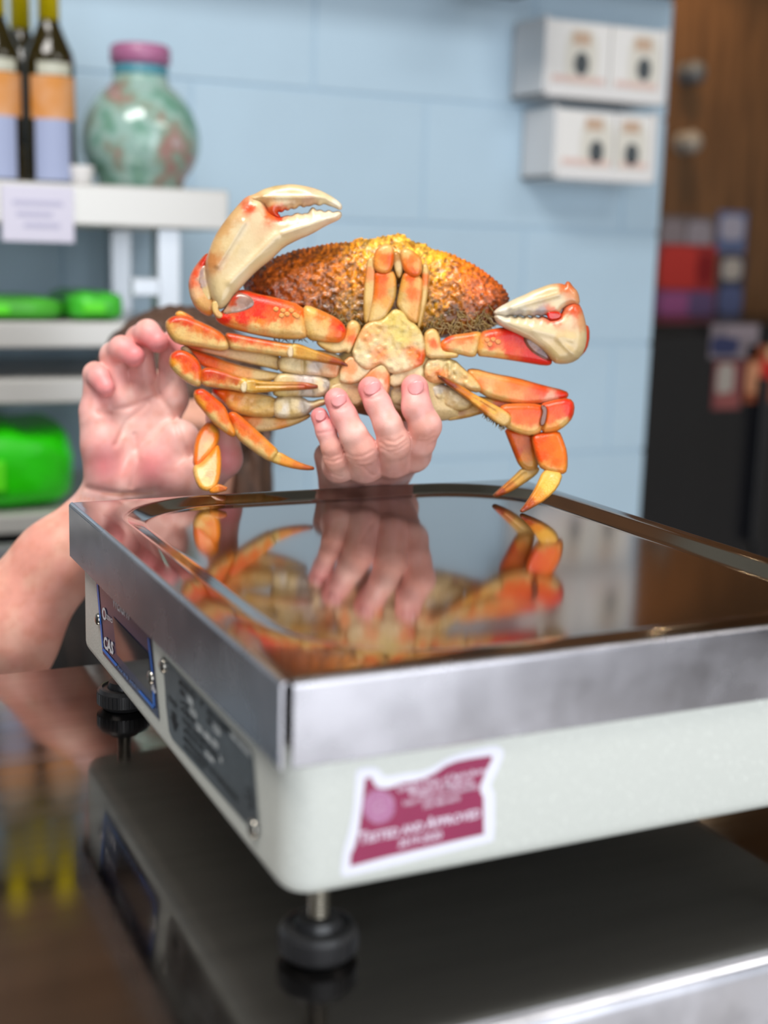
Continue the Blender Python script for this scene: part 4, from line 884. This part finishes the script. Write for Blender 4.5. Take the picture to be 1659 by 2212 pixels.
piece('carpus', 3, [(300, 742), (340, 718), (392, 730), (470, 800), (540, 860), (572, 930), (602, 1000), (637, 1070), (622, 1108), (560, 1072), (450, 982), (370, 882), (310, 812)], 30, 19, 24,
      [(340, 740, '#d8481c'), (420, 790, '#e05a20'), (480, 850, '#e86a24'), (560, 960, '#e8822c'), (600, 1060, '#e0a050'), (310, 790, '#e8a050'), (360, 850, '#eaa850'), (440, 950, CREAM), (540, 1040, CREAM), (430, 860, '#ec7a2c')], g)
piece('propodus', 3, [(580, 922), (620, 908), (680, 948), (780, 1038), (900, 1148), (988, 1230), (955, 1272), (932, 1308), (850, 1264), (740, 1184), (650, 1112), (620, 1022)], 30, 16, 20,
      [(620, 950, '#e8702c'), (700, 1020, '#e0742c'), (800, 1110, '#e8882c'), (920, 1210, '#ec9a3c'), (640, 1080, CREAM), (740, 1165, CREAM), (850, 1245, CREAM), (960, 1240, '#d8c080'), (680, 1060, '#e8862c')], g, warp=3)
piece('dactyl', 3, [(925, 1294), (945, 1250), (988, 1234), (1080, 1288), (1180, 1334), (1294, 1366), (1200, 1372), (1060, 1348), (950, 1312)], 30, 11, 12, [(950, 1280, '#d8c080'), (1050, 1310, '#e8a850'), (1150, 1345, '#d88c34'), (1220, 1355, '#b86a24'), (1280, 1364, '#8a3a14')], g, nsm=1)

g = piece('walking_leg', 3, [(640, 932), (800, 940), (1000, 952), (1150, 950), (1232, 920), (1242, 942), (1120, 1002), (980, 1042), (830, 1062), (780, 1052), (700, 982)], -8, 15, 20, [(700, 950, '#e88a50'), (800, 990, '#eeb080'), (900, 1000, '#e8cfa4'), (1020, 1010, '#e8b074'), (1100, 970, CREAM), (850, 1040, PALE)], cb)
piece('carpus', 3, [(430, 985), (472, 1018), (505, 1070), (492, 1160), (440, 1232), (345, 1338), (298, 1350), (304, 1200), (330, 1090), (380, 1020)], 8, 19, 24, [(400, 1030, '#f0862c'), (350, 1120, '#f08a2c'), (340, 1220, '#f0902c'), (320, 1310, '#f0822c'), (450, 1100, '#f0962c'), (470, 1040, '#e0b060'), (420, 1180, '#f0a050')], g, gv=0.55)
piece('propodus', 3, [(492, 1160), (512, 1250), (512, 1380), (492, 1480), (460, 1532), (382, 1542), (332, 1502), (298, 1400), (300, 1345), (350, 1332), (430, 1242)], 52, 17, 24, [(470, 1220, '#f09a3c'), (400, 1320, '#f0b070'), (350, 1400, '#e8c890'), (400, 1450, '#ecb060'), (480, 1350, '#f0a048'), (380, 1520, '#e8b868'), (415, 1425, '#e8903c')], g, gv=0.7)
piece('dactyl', 3, [(430, 1545), (485, 1500), (520, 1505), (575, 1532), (500, 1552), (440, 1560)], 90, 9, 8, [(460, 1540, '#e8a040'), (540, 1535, '#c87830')], g, h=2)

# --- walking legs, right side
g = piece('walking_leg', 2, [(850, 886), (900, 878), (1000, 908), (1150, 934), (1300, 978), (1442, 1012), (1458, 1035), (1420, 1062), (1280, 1084), (1180, 1088), (1050, 1064), (940, 1024), (895, 965)], 12, 20, 28,
      [(900, 910, '#e8b078'), (1000, 930, '#ecb484'), (1150, 970, '#ea8a44'), (1300, 1010, '#e0602c'), (1430, 1030, '#d8401c'), (1050, 1000, '#eaa060'), (980, 1020, CREAM), (1150, 1040, '#eea878'), (1250, 1060, '#e08a60'), (1350, 1050, '#e0b8a8'), (920, 980, '#e8904c'), (1050, 1055, CREAM2)], cb)
piece('leg_base', 2, [(598, 832), (660, 810), (772, 820), (832, 880), (905, 940), (945, 1000), (900, 1014), (800, 974), (720, 954), (640, 964), (590, 922)], 20, 20, 26, [(640, 850, CREAM), (690, 900, '#ec8a48'), (660, 930, '#e8b078'), (740, 850, '#ddc890'), (800, 900, CREAM2), (850, 940, '#e0b474'), (830, 980, CREAM), (920, 1000, CREAM2), (700, 840, CREAM)], g, bumps=6, ridge=[((720, 815), (735, 950), -4, 5), ((770, 830), (760, 960), -4, 4)])
piece('carpus', 2, [(1290, 1092), (1380, 1066), (1462, 1054), (1492, 1090), (1482, 1162), (1440, 1212), (1380, 1248), (1298, 1254), (1308, 1180), (1322, 1120)], 30, 21, 28, [(1350, 1100, '#e8622c'), (1460, 1080, '#dc3a1c'), (1470, 1130, '#e0441c'), (1400, 1150, '#ec6a24'), (1340, 1180, '#ec7a2c'), (1330, 1235, '#ecb070'), (1430, 1200, '#e8c890'), (1380, 1225, '#eca860')], g)
piece('propodus', 2, [(1060, 1096), (1150, 1088), (1290, 1092), (1322, 1120), (1302, 1210), (1282, 1262), (1200, 1268), (1110, 1234), (1078, 1214), (1100, 1160), (1055, 1130)], 32, 19, 26, [(1120, 1110, '#ec7a34'), (1220, 1130, '#e8702c'), (1290, 1120, '#e06a2c'), (1160, 1180, '#ec7a2c'), (1240, 1190, '#ec7c30'), (1150, 1235, '#e8c080'), (1250, 1255, '#ecc890'), (1095, 1200, CREAM2)], g, warp=3)
piece('joint_membrane', 2, [(1296, 1100), (1318, 1098), (1328, 1125), (1318, 1190), (1300, 1215), (1292, 1195), (1312, 1130)], 50, 5, 4, [(1310, 1130, '#7a5a4c')], g, m_memb, h=1.6)
piece('dactyl', 2, [(670, 906), (800, 972), (900, 1036), (1000, 1088), (1092, 1138), (1116, 1178), (1085, 1218), (1030, 1194), (950, 1132), (870, 1062), (790, 1002), (720, 956)], 46, 12, 14, [(690, 918, '#5a2410'), (760, 965, '#8a4a1c'), (840, 1020, '#c88a30'), (920, 1070, '#e0b060'), (1000, 1120, '#e0b874'), (960, 1120, '#c88a3c'), (1080, 1180, '#d8c08c')], g, nsm=1, ridge=[((780, 980), (1020, 1130), -3, 3)])

g = piece('walking_leg', 2, [(880, 1040), (1060, 1062), (1300, 1084), (1300, 1110), (1160, 1250), (1100, 1240), (1060, 1135), (960, 1105)], -2, 15, 16, [(950, 1070, CREAM2), (1060, 1100, '#d0742c'), (1200, 1100, '#d86a2c'), (1120, 1220, '#d88030')], cb)
piece('leg_base', 2, [(640, 970), (720, 972), (850, 1030), (884, 1080), (842, 1124), (740, 1114), (670, 1064), (638, 1012)], 14, 20, 24, [(680, 1000, '#c8c0b0'), (700, 1050, CREAM), (790, 1050, PALE), (820, 1090, CREAM2), (760, 1100, '#d0b480'), (850, 1050, CREAM)], g, bumps=5, ridge=[((700, 980), (720, 1100), -4, 5)])
piece('propodus', 2, [(1082, 1235), (1140, 1240), (1247, 1250), (1262, 1350), (1278, 1472), (1220, 1484), (1170, 1454), (1140, 1382), (1100, 1282)], -2, 17, 24, [(1110, 1260, '#e8782c'), (1180, 1300, '#f08a34'), (1230, 1280, '#e8883c'), (1200, 1400, '#f0a040'), (1160, 1380, '#e0702c'), (1250, 1450, '#d8b070'), (1190, 1460, '#c8a060')], g)
piece('dactyl', 2, [(1186, 1470), (1240, 1472), (1284, 1465), (1268, 1502), (1182, 1562), (1100, 1612), (996, 1648), (1060, 1590), (1140, 1518)], -6, 12, 14, [(1220, 1490, '#e0c488'), (1160, 1540, '#e8c070'), (1100, 1580, '#d89434'), (1050, 1610, '#a85a1c'), (1010, 1640, '#5a2010')], g, nsm=1, ridge=[((1200, 1500), (1080, 1600), -3, 3)])

g = piece('walking_leg', 2, [(700, 1110), (850, 1118), (900, 1055), (1000, 1085), (1062, 1132), (960, 1132), (850, 1164), (720, 1184)], -4, 15, 16, [(760, 1150, CREAM), (880, 1130, CREAM2), (960, 1110, '#c89858'), (820, 1120, '#a88a5c')], cb)
piece('propodus', 2, [(1243, 1268), (1310, 1258), (1397, 1246), (1422, 1300), (1448, 1380), (1448, 1482), (1420, 1502), (1300, 1474), (1278, 1420), (1252, 1332)], 36, 19, 26, [(1290, 1290, '#ec6a24'), (1380, 1290, '#f0822c'), (1340, 1350, '#f07a28'), (1420, 1380, '#f08a34'), (1300, 1400, '#ec6a20'), (1380, 1440, '#f07a24'), (1420, 1480, '#e8a050'), (1310, 1460, '#e0a868'), (1360, 1482, '#d8b880')], g, gv=0.25)
piece('dactyl', 2, [(1316, 1478), (1360, 1486), (1422, 1500), (1394, 1580), (1322, 1652), (1240, 1702), (1165, 1738), (1210, 1680), (1262, 1600)], 84, 13, 15, [(1370, 1510, '#e8c47c'), (1340, 1570, '#ecc268'), (1280, 1640, '#e0a040'), (1240, 1680, '#a8601c'), (1190, 1720, '#8a3a10')], g, nsm=1, gv=0.8, ridge=[((1350, 1520), (1230, 1680), -3, 3)])

# ------------------------------------------------------------------ the person behind the counter
m_skin = mat('skin', '#ffffff', rough=0.42, vcol=True, noise=0.10, nscale=90, bump=0.18, bscale=1400, sss=0.12, spec=0.4, thr=(0.3, 0.6))
def sm(a, b, k):
    h = np.clip(0.5 + 0.5 * (b - a) / k, 0, 1); return b * (1 - h) + a * h - k * h * (1 - h)
def cone(P, a, b, r0, r1):
    a = np.array(a, np.float32); b = np.array(b, np.float32); e = b - a; l = float(e @ e) + 1e-9
    t = np.clip(((P[0] - a[0]) * e[0] + (P[1] - a[1]) * e[1] + (P[2] - a[2]) * e[2]) / l, 0, 1)
    return np.sqrt((P[0] - a[0] - t * e[0]) ** 2 + (P[1] - a[1] - t * e[1]) ** 2 + (P[2] - a[2] - t * e[2]) ** 2) - (r0 + (r1 - r0) * t)
def chain(P, pts, k=10.0):
    d = None
    for a, b in zip(pts[:-1], pts[1:]):
        c = cone(P, a[:3], b[:3], a[3], b[3]); d = c if d is None else sm(d, c, k)
    return d
def crease(P, f, lines, depth, wid, wmin):
    for ln in lines:
        dd = np.full(P[0].shape, 1e9, np.float32)
        for a, b in zip(ln[:-1], ln[1:]):
            ex, ey = b[0] - a[0], b[1] - a[1]; t = np.clip(((P[0] - a[0]) * ex + (P[1] - a[1]) * ey) / (ex * ex + ey * ey + 1e-9), 0, 1)
            dd = np.minimum(dd, (P[0] - a[0] - t * ex) ** 2 + (P[1] - a[1] - t * ey) ** 2)
        f = f + depth * np.exp(-dd / wid ** 2) * (P[2] > wmin)
    return f
def mesh_px(fn, lo, hi, h):
    ax = [np.arange(l, u + h, h, dtype=np.float32) for l, u in zip(lo, hi)]
    P = np.meshgrid(*ax, indexing='ij')
    v, f = surface_nets(fn(P), lo, h)
    return v, f[:, ::-1]

# ---- the hand that grips the crab: dorsal side to the viewer, fingers over the belly
INDEX = [(896, 838, 62, 29.7), (900, 880, 82, 31.9), (919, 920, 76, 34.1), (906, 953, 48, 34.1), (893, 982, -4, 37.4)]
MIDDLE = [(800, 840, 62, 27.0), (816, 872, 80, 28.1), (838, 918, 92, 30.2), (851, 957, 80, 35.6), (850, 995, 2, 38.9)]
RING = [(727, 864, 58, 26.5), (743, 898, 74, 27.6), (765, 942, 84, 29.7), (781, 973, 74, 35.0), (788, 1006, -4, 39.2)]
PINKY = [(690, 899, 45, 18.9), (704, 932, 60, 21.0), (717, 968, 62, 22.1), (724, 990, 52, 25.2), (732, 1010, -6, 33.6)]
creA = [Z4(l) for l in ([(490, 1000), (560, 1045), (660, 1040), (760, 985)], [(520, 1060), (600, 1100), (700, 1090), (800, 1030)], [(560, 1110), (640, 1140), (740, 1130)],
        [(840, 900), (900, 950), (1000, 950), (1100, 880)], [(850, 960), (930, 1000), (1030, 970), (1110, 910)], [(900, 880), (980, 900), (1060, 850)],
        [(270, 1020), (330, 1050), (430, 1020)], [(300, 1075), (370, 1095), (450, 1060)], [(1250, 850), (1310, 850), (1370, 800)], [(1230, 890), (1300, 890), (1370, 850)],
        [(220, 810), (300, 800), (350, 790)], [(800, 1240), (870, 1290), (930, 1280)], [(660, 1140), (740, 1220), (880, 1270)], [(240, 1080), (320, 1200), (480, 1260)], [(360, 560), (430, 575), (510, 550)], [(690, 455), (760, 470), (850, 430)])]
def handA(P):
    pal = chain(P, [(893, 980, -6, 34), (848, 1022, -185, 34), (800, 1110, -330, 55)], 8)
    for a, b in (((850, 992, -8, 37), (812, 1035, -185, 38)), ((790, 1001, -10, 38), (780, 1040, -185, 38)), ((732, 1002, -18, 34), (740, 1050, -170, 40)), ((812, 1035, -185, 38), (790, 1110, -330, 56)), ((740, 1050, -170, 40), (760, 1110, -330, 54)), ((708, 985, -70, 30), (735, 1060, -190, 40)), ((890, 980, -14, 28), (735, 1000, -22, 28))):
        pal = sm(pal, cone(P, a[:3], b[:3], a[3], b[3]), 22)
    # thumb on the far side of the crab
    th = chain(P, [(800, 1080, -220, 42), (870, 990, -190, 36), (880, 900, -160, 30), (870, 850, -140, 26)], 10)
    pal = sm(pal, th, 25)
    pal = sm(pal, chain(P, [(775, 1112, -330, 58), (880, 1300, -600, 78), (1000, 1500, -864, 105)], 30), 30)
    d = None
    for F_ in (INDEX, MIDDLE, RING, PINKY):
        c = chain(P, F_, 9); c2 = sm(c, pal, 14)
        d = c2 if d is None else np.minimum(d, c2)
    d = crease(P, d, creA, 1.7, 3.2, 20)
    return d
TIPS_A = [(896, 838, 62), (800, 840, 62), (727, 864, 58), (690, 899, 45)]
def skin_cols(v, tips, knu=(), seed=3):
    base = np.array(lin('#e6aea6')); pink = np.array(lin('#e37f84')); pale = np.array(lin('#edc3b8')); warm = np.array(lin('#dd9a88'))
    n1 = vnoise(v[:, 0] + v[:, 2] * .3, v[:, 1], 34, seed); n2 = vnoise(v[:, 0], v[:, 1] + v[:, 2] * .3, 14, seed + 1)
    c = base[None] * np.ones((len(v), 1)); c = c + (pale - base) * np.clip(n1 * 1.6 - .5, 0, 1)[:, None]; c = c + (warm - c) * (np.clip(n2 * 1.5 - .6, 0, 1) * .6)[:, None]
    for t in tips:
        w = np.exp(-((v - np.array(t)) ** 2).sum(1) / 46 ** 2); c = c + (pink - c) * (0.85 * w)[:, None]
    for t in knu:
        w = np.exp(-((v - np.array(t)) ** 2).sum(1) / 34 ** 2); c = c + (warm - c) * (0.8 * w)[:, None]
    return c
vA, fA = mesh_px(handA, (655, 800, -300), (960, 1130, 135), 2.6)
vA2, fA2 = mesh_px(handA, (660, 1000, -990), (1130, 1620, -285), 9.0)
KNU = [(851, 957, 105), (781, 973, 100), (722, 988, 75), (912, 935, 95)]

# ---- the open hand at the left: palm to the viewer, fingertips curling forward
creB = [[(330, 830), (375, 900), (395, 960), (415, 1000)], [(215, 890), (280, 880), (350, 850), (370, 820)], [(250, 960), (275, 910), (320, 870)], [(190, 1055), (260, 1068), (340, 1060)], [(290, 940), (300, 1000), (285, 1050)]]
def handB(P):
    W_ = (245, 1078, -278)
    pal = None
    for q in ((206, 888, -252, 36), (256, 864, -264, 38), (312, 854, -268, 38), (370, 862, -262, 38)):
        c = cone(P, W_, q[:3], 58, q[3]); pal = c if pal is None else sm(pal, c, 18)
    pal = sm(pal, chain(P, [(285, 1050, -240, 50), (345, 1010, -222, 56), (385, 955, -222, 50)], 15), 16)
    pal = sm(pal, chain(P, [(232, 1030, -245, 48), (220, 960, -235, 44), (212, 915, -238, 36)], 15), 16)
    pal = sm(pal, chain(P, [(240, 1082, -278, 62), (120, 1215, -300, 86), (0, 1370, -335, 122), (-80, 1500, -400, 128)], 40), 26)
    th = chain(P, [(350, 1035, -235, 48), (435, 1035, -175, 44), (482, 990, -125, 40), (480, 900, -112, 33), (478, 868, -110, 28)], 14)
    pal = sm(pal, th, 20)
    d = pal
    for F_ in ([(206, 888, -252, 30), (205, 808, -248, 25), (214, 815, -215, 24), (228, 838, -198, 21)], [(256, 864, -264, 32), (243, 768, -258, 27), (262, 752, -222, 26), (290, 770, -195, 23)],
               [(312, 854, -268, 33), (300, 732, -258, 28), (318, 718, -220, 27), (340, 738, -192, 24)], [(370, 862, -262, 33), (374, 745, -252, 29), (390, 730, -220, 28), (408, 760, -192, 25)]):
        c = chain(P, F_, 10); c = sm(c, pal, 12); d = np.minimum(d, c)
    return crease(P, d, creB, 4.0, 6.5, -275)
TIPS_B = [(228, 838, -190), (290, 770, -185), (340, 738, -182), (408, 760, -182), (480, 990, -90), (330, 1010, -180), (225, 1000, -195)]
vB, fB = mesh_px(handB, (150, 680, -345), (540, 1130, -60), 3.4)
vB2, fB2 = mesh_px(handB, (-230, 1060, -560), (330, 1660, -170), 9.0)

# ---- head, neck, torso, upper arms, kneeling legs in metres
HC = at(380, 950, 1.25)
fwd = -np.array([FW[0], FW[1], 0]); fwd /= np.linalg.norm(fwd)          # the way the person faces
lat = np.array([-fwd[1], fwd[0], 0.0])                                    # towards the person's left
if lat @ RT < 0: lat = -lat
zz = np.array([0, 0, 1.0])
def B(l, f, u): return HC + lat * l + fwd * f + zz * u
elbB = unp([(-60, 1470, -385)])[0]; elbA = unp([(985, 1475, -840)])[0]
shB = B(-0.165, -0.03, -0.235); shA = B(0.165, -0.03, -0.235)
def loc(P):
    X = [P[i] - HC[i] for i in range(3)]
    return (X[0] * lat[0] + X[1] * lat[1], X[0] * fwd[0] + X[1] * fwd[1], X[2])
def ell(Q, c, r):
    k = np.sqrt(((Q[0] - c[0]) / r[0]) ** 2 + ((Q[1] - c[1]) / r[1]) ** 2 + ((Q[2] - c[2]) / r[2]) ** 2); return (k - 1) * min(r)
def head(P):
    Q = loc(P)
    d = ell(Q, (0, -0.012, 0.02), (0.074, 0.092, 0.092))
    d = sm(d, ell(Q, (0, 0.018, -0.055), (0.054, 0.066, 0.062)), 0.03)
    d = sm(d, cone(Q, (0, 0.080, 0.012), (0, 0.104, -0.024), 0.009, 0.013), 0.012)           # nose
    d = sm(d, cone(Q, (-0.016, 0.074, -0.056), (0.016, 0.074, -0.056), 0.009, 0.009), 0.008)   # lips
    d = sm(d, ell(Q, (0, 0.066, -0.092), (0.022, 0.018, 0.016)), 0.02)                          # chin
    for s in (-1, 1):
        d = sm(d, cone(Q, (s * 0.012, 0.078, 0.026), (s * 0.048, 0.066, 0.024), 0.009, 0.008), 0.012)   # brow
        d = -sm(-d, ell(Q, (s * 0.031, 0.086, 0.008), (0.016, 0.014, 0.010)), 0.008)                       # socket
        d = np.minimum(d, ell(Q, (s * 0.031, 0.066, 0.008), (0.0125, 0.0125, 0.0105)))                     # eyeball
        d = np.minimum(d, ell(Q, (s * 0.077, -0.012, -0.008), (0.009, 0.020, 0.031)))                       # ear
    return d
def torso(P, grow=0.0):
    Q = loc(P)
    d = cone(P, B(-0.10, -0.05, -0.27), B(0.10, -0.05, -0.27), 0.095, 0.095)
    d = sm(d, ell(Q, (0, -0.06, -0.36), (0.175, 0.115, 0.17)), 0.06)
    d = sm(d, ell(Q, (0, -0.06, -0.54), (0.15, 0.105, 0.14)), 0.06)
    d = sm(d, cone(P, shB, shB + (elbB - shB) * 0.62, 0.064, 0.052), 0.05)
    d = sm(d, cone(P, shA, shA + (elbA - shA) * 0.62, 0.064, 0.052), 0.05)
    return d - grow
def legs(P):
    d = None
    for s in (-1, 1):
        c = cone(P, B(s * 0.09, -0.06, -0.60), B(s * 0.12, 0.02, HC[2] * -1 + 0.075), 0.10, 0.07)
        c = sm(c, cone(P, B(s * 0.12, 0.02, HC[2] * -1 + 0.075), B(s * 0.11, -0.42, HC[2] * -1 + 0.065), 0.068, 0.05), 0.03)
        d = c if d is None else np.minimum(d, c)
    return sm(d, ell(loc(P), (0, -0.07, -0.60), (0.165, 0.12, 0.11)), 0.05)
def body(P):
    d = sm(head(P), cone(P, B(0, -0.03, -0.05), B(0, -0.055, -0.20), 0.056, 0.066), 0.03)
    d = np.minimum(d, torso(P)); d = sm(d, cone(P, B(0, -0.05, -0.17), B(0, -0.05, -0.26), 0.07, 0.09), 0.04)
    d = np.minimum(d, sm(cone(P, shB, elbB, 0.054, 0.042), torso(P), 0.02)); d = np.minimum(d, cone(P, shA, elbA, 0.054, 0.038))
    return d
def mesh_m(fn, lo, hi, h):
    ax = [np.arange(l, u + h, h, dtype=np.float32) for l, u in zip(lo, hi)]
    P = np.meshgrid(*ax, indexing='ij'); return surface_nets(fn(P), lo, h)
def bbox(pts, pad): p = np.array(pts); return p.min(0) - pad, p.max(0) + pad
pr = empty('person', (HC[0], HC[1], 0)); tag(pr, 'person in a black top behind the counter, gripping the crab with one hand', 'person')
lo_h, hi_h = bbox([HC], 0.15); vH, fH = mesh_m(body, lo_h, hi_h, 0.0042)
lo_t, hi_t = bbox([elbA, elbB, shA, shB, B(0, -0.2, -0.7), B(0, 0.1, -0.12)], 0.10); hi_t[2] = lo_h[2] + 0.012
vT, fT = mesh_m(body, lo_t, hi_t, 0.011)
parts = [(unp(vA), fA, skin_cols(vA, TIPS_A, KNU)), (unp(vA2), fA2, skin_cols(vA2, [], [])), (unp(vB), fB, skin_cols(vB, TIPS_B, [], 9)), (unp(vB2), fB2, skin_cols(vB2, [], [], 9) * np.array([[0.98, 0.82, 0.72]])),
         (vH, fH, np.tile(np.array(lin('#dca48e')), (len(vH), 1))), (vT, fT, np.tile(np.array(lin('#dca48e')), (len(vT), 1)))]
# eyes: white with a dark iris
Q = loc(vH.T); ce = parts[4][2]
for s in (-1, 1):
    de = np.sqrt((Q[0] - s * 0.031) ** 2 + (Q[1] - 0.066) ** 2 + (Q[2] - 0.008) ** 2) < 0.0131
    ce[de] = lin('#e8e2dc'); ce[de & (np.sqrt((Q[0] - s * 0.031) ** 2 + (Q[2] - 0.008) ** 2) < 0.0055)] = lin('#3a2a20')
ce[(np.abs(Q[2] + 0.056) < 0.010) & (np.abs(Q[0]) < 0.024) & (Q[1] > 0.07)] = lin('#c07268')
V = np.concatenate([p[0] for p in parts]); C_ = np.concatenate([p[2] for p in parts]); F_ = []; n0 = 0
for v, f, c in parts: F_.append(f + n0); n0 += len(v)
bd = obj('body', V, np.concatenate(F_), m_skin, pr, smooth=True, colors=C_)
# clothes and hair
lo_s, hi_s = bbox([shA, shB, elbA, elbB, B(0, -0.2, -0.72), B(0, 0.12, -0.2)], 0.09)
vS, fS = mesh_m(lambda P: np.maximum(torso(P, 0.010), -cone(P, B(0, -0.045, -0.10), B(0, -0.045, -0.17), 0.078, 0.078)), lo_s, hi_s, 0.009)
obj('shirt', vS, fS, mat('black_cotton', '#0b0b0d', rough=0.85, noise=0.2, nscale=30), pr, smooth=True)
lo_l, hi_l = bbox([B(0.2, 0.1, -0.5), B(-0.2, -0.5, -HC[2]), B(0.2, -0.5, -0.5), B(-0.2, 0.1, -HC[2])], 0.03); lo_l[2] = 0.0
vL, fL = mesh_m(lambda P: np.maximum(legs(P), 0.012 - P[2]), lo_l, hi_l, 0.013)
obj('trousers', vL, fL, mat('dark_trousers', '#1c2028', rough=0.8, noise=0.2, nscale=30), pr, smooth=True)
def hair(P):
    Q = loc(P)
    d = ell(Q, (0, -0.022, 0.026), (0.086, 0.098, 0.098))
    d = sm(d, ell(Q, (0, -0.060, -0.05), (0.083, 0.058, 0.105)), 0.03)
    d = np.minimum(d, ell(Q, (0.070, -0.005, -0.06), (0.022, 0.045, 0.085)))
    cut = ell(Q, (0, 0.085, -0.035), (0.066, 0.072, 0.088))
    d = np.maximum(d, -cut)
    nz = np.sin(Q[0] * 260 + 2 * np.sin(Q[2] * 40)) * np.sin(Q[1] * 210 + 3 * np.sin(Q[2] * 30))
    return d + 0.0022 * nz
vR, fR = mesh_m(hair, HC - 0.17, HC + 0.15, 0.0042)
obj('hair', vR, fR, mat('brown_hair', '#5c4030', rough=0.5, noise=0.5, nscale=60, stretch=(4, 4, 0.5), bump=0.6, bscale=300), pr, smooth=True)
# finger nails of the gripping hand
m_nail = mat('finger_nail', '#e69c9c', rough=0.25, coat=0.3, noise=0.08, nscale=200)
for ol, w in (([(180, 645), (196, 600), (262, 575), (300, 606), (296, 660), (245, 692), (192, 684)], 62), ([(338, 470), (390, 438), (468, 414), (503, 438), (504, 500), (440, 542), (380, 548), (342, 512)], 85),
              ([(655, 372), (700, 328), (780, 288), (832, 296), (850, 350), (812, 402), (740, 434), (688, 424)], 90), ([(1096, 352), (1130, 308), (1200, 283), (1262, 288), (1280, 340), (1254, 402), (1190, 434), (1128, 422)], 92)):
    poly = chaikin(np.array(Z4(ol)), 2); cu, cv = poly.mean(0); h = 1.5
    U_ = np.arange(poly[:, 0].min() - 3, poly[:, 0].max() + 4, h); V_ = np.arange(poly[:, 1].min() - 3, poly[:, 1].max() + 4, h)
    uu, vv = np.meshgrid(U_, V_, indexing='ij'); s = -poly_sd(uu, vv, poly)
    rad = 26.0; wc = np.sqrt(np.maximum(rad ** 2 - ((uu - cu) * 1.15) ** 2, 30)) - rad + 0.14 * (vv - cv)
    Wv = np.arange(-34, 12, h)
    g_ = np.sqrt((1 - np.minimum(s / 3.5, 1))[:, :, None] ** 2 + ((Wv[None, None] - wc[:, :, None]) / 2.6) ** 2) - 1
    vn, fn = surface_nets(g_, (U_[0], V_[0], Wv[0]), h); vn[:, 2] += w + 10
    obj('fingernail', unp(vn), fn[:, ::-1], m_nail, bd, smooth=True)
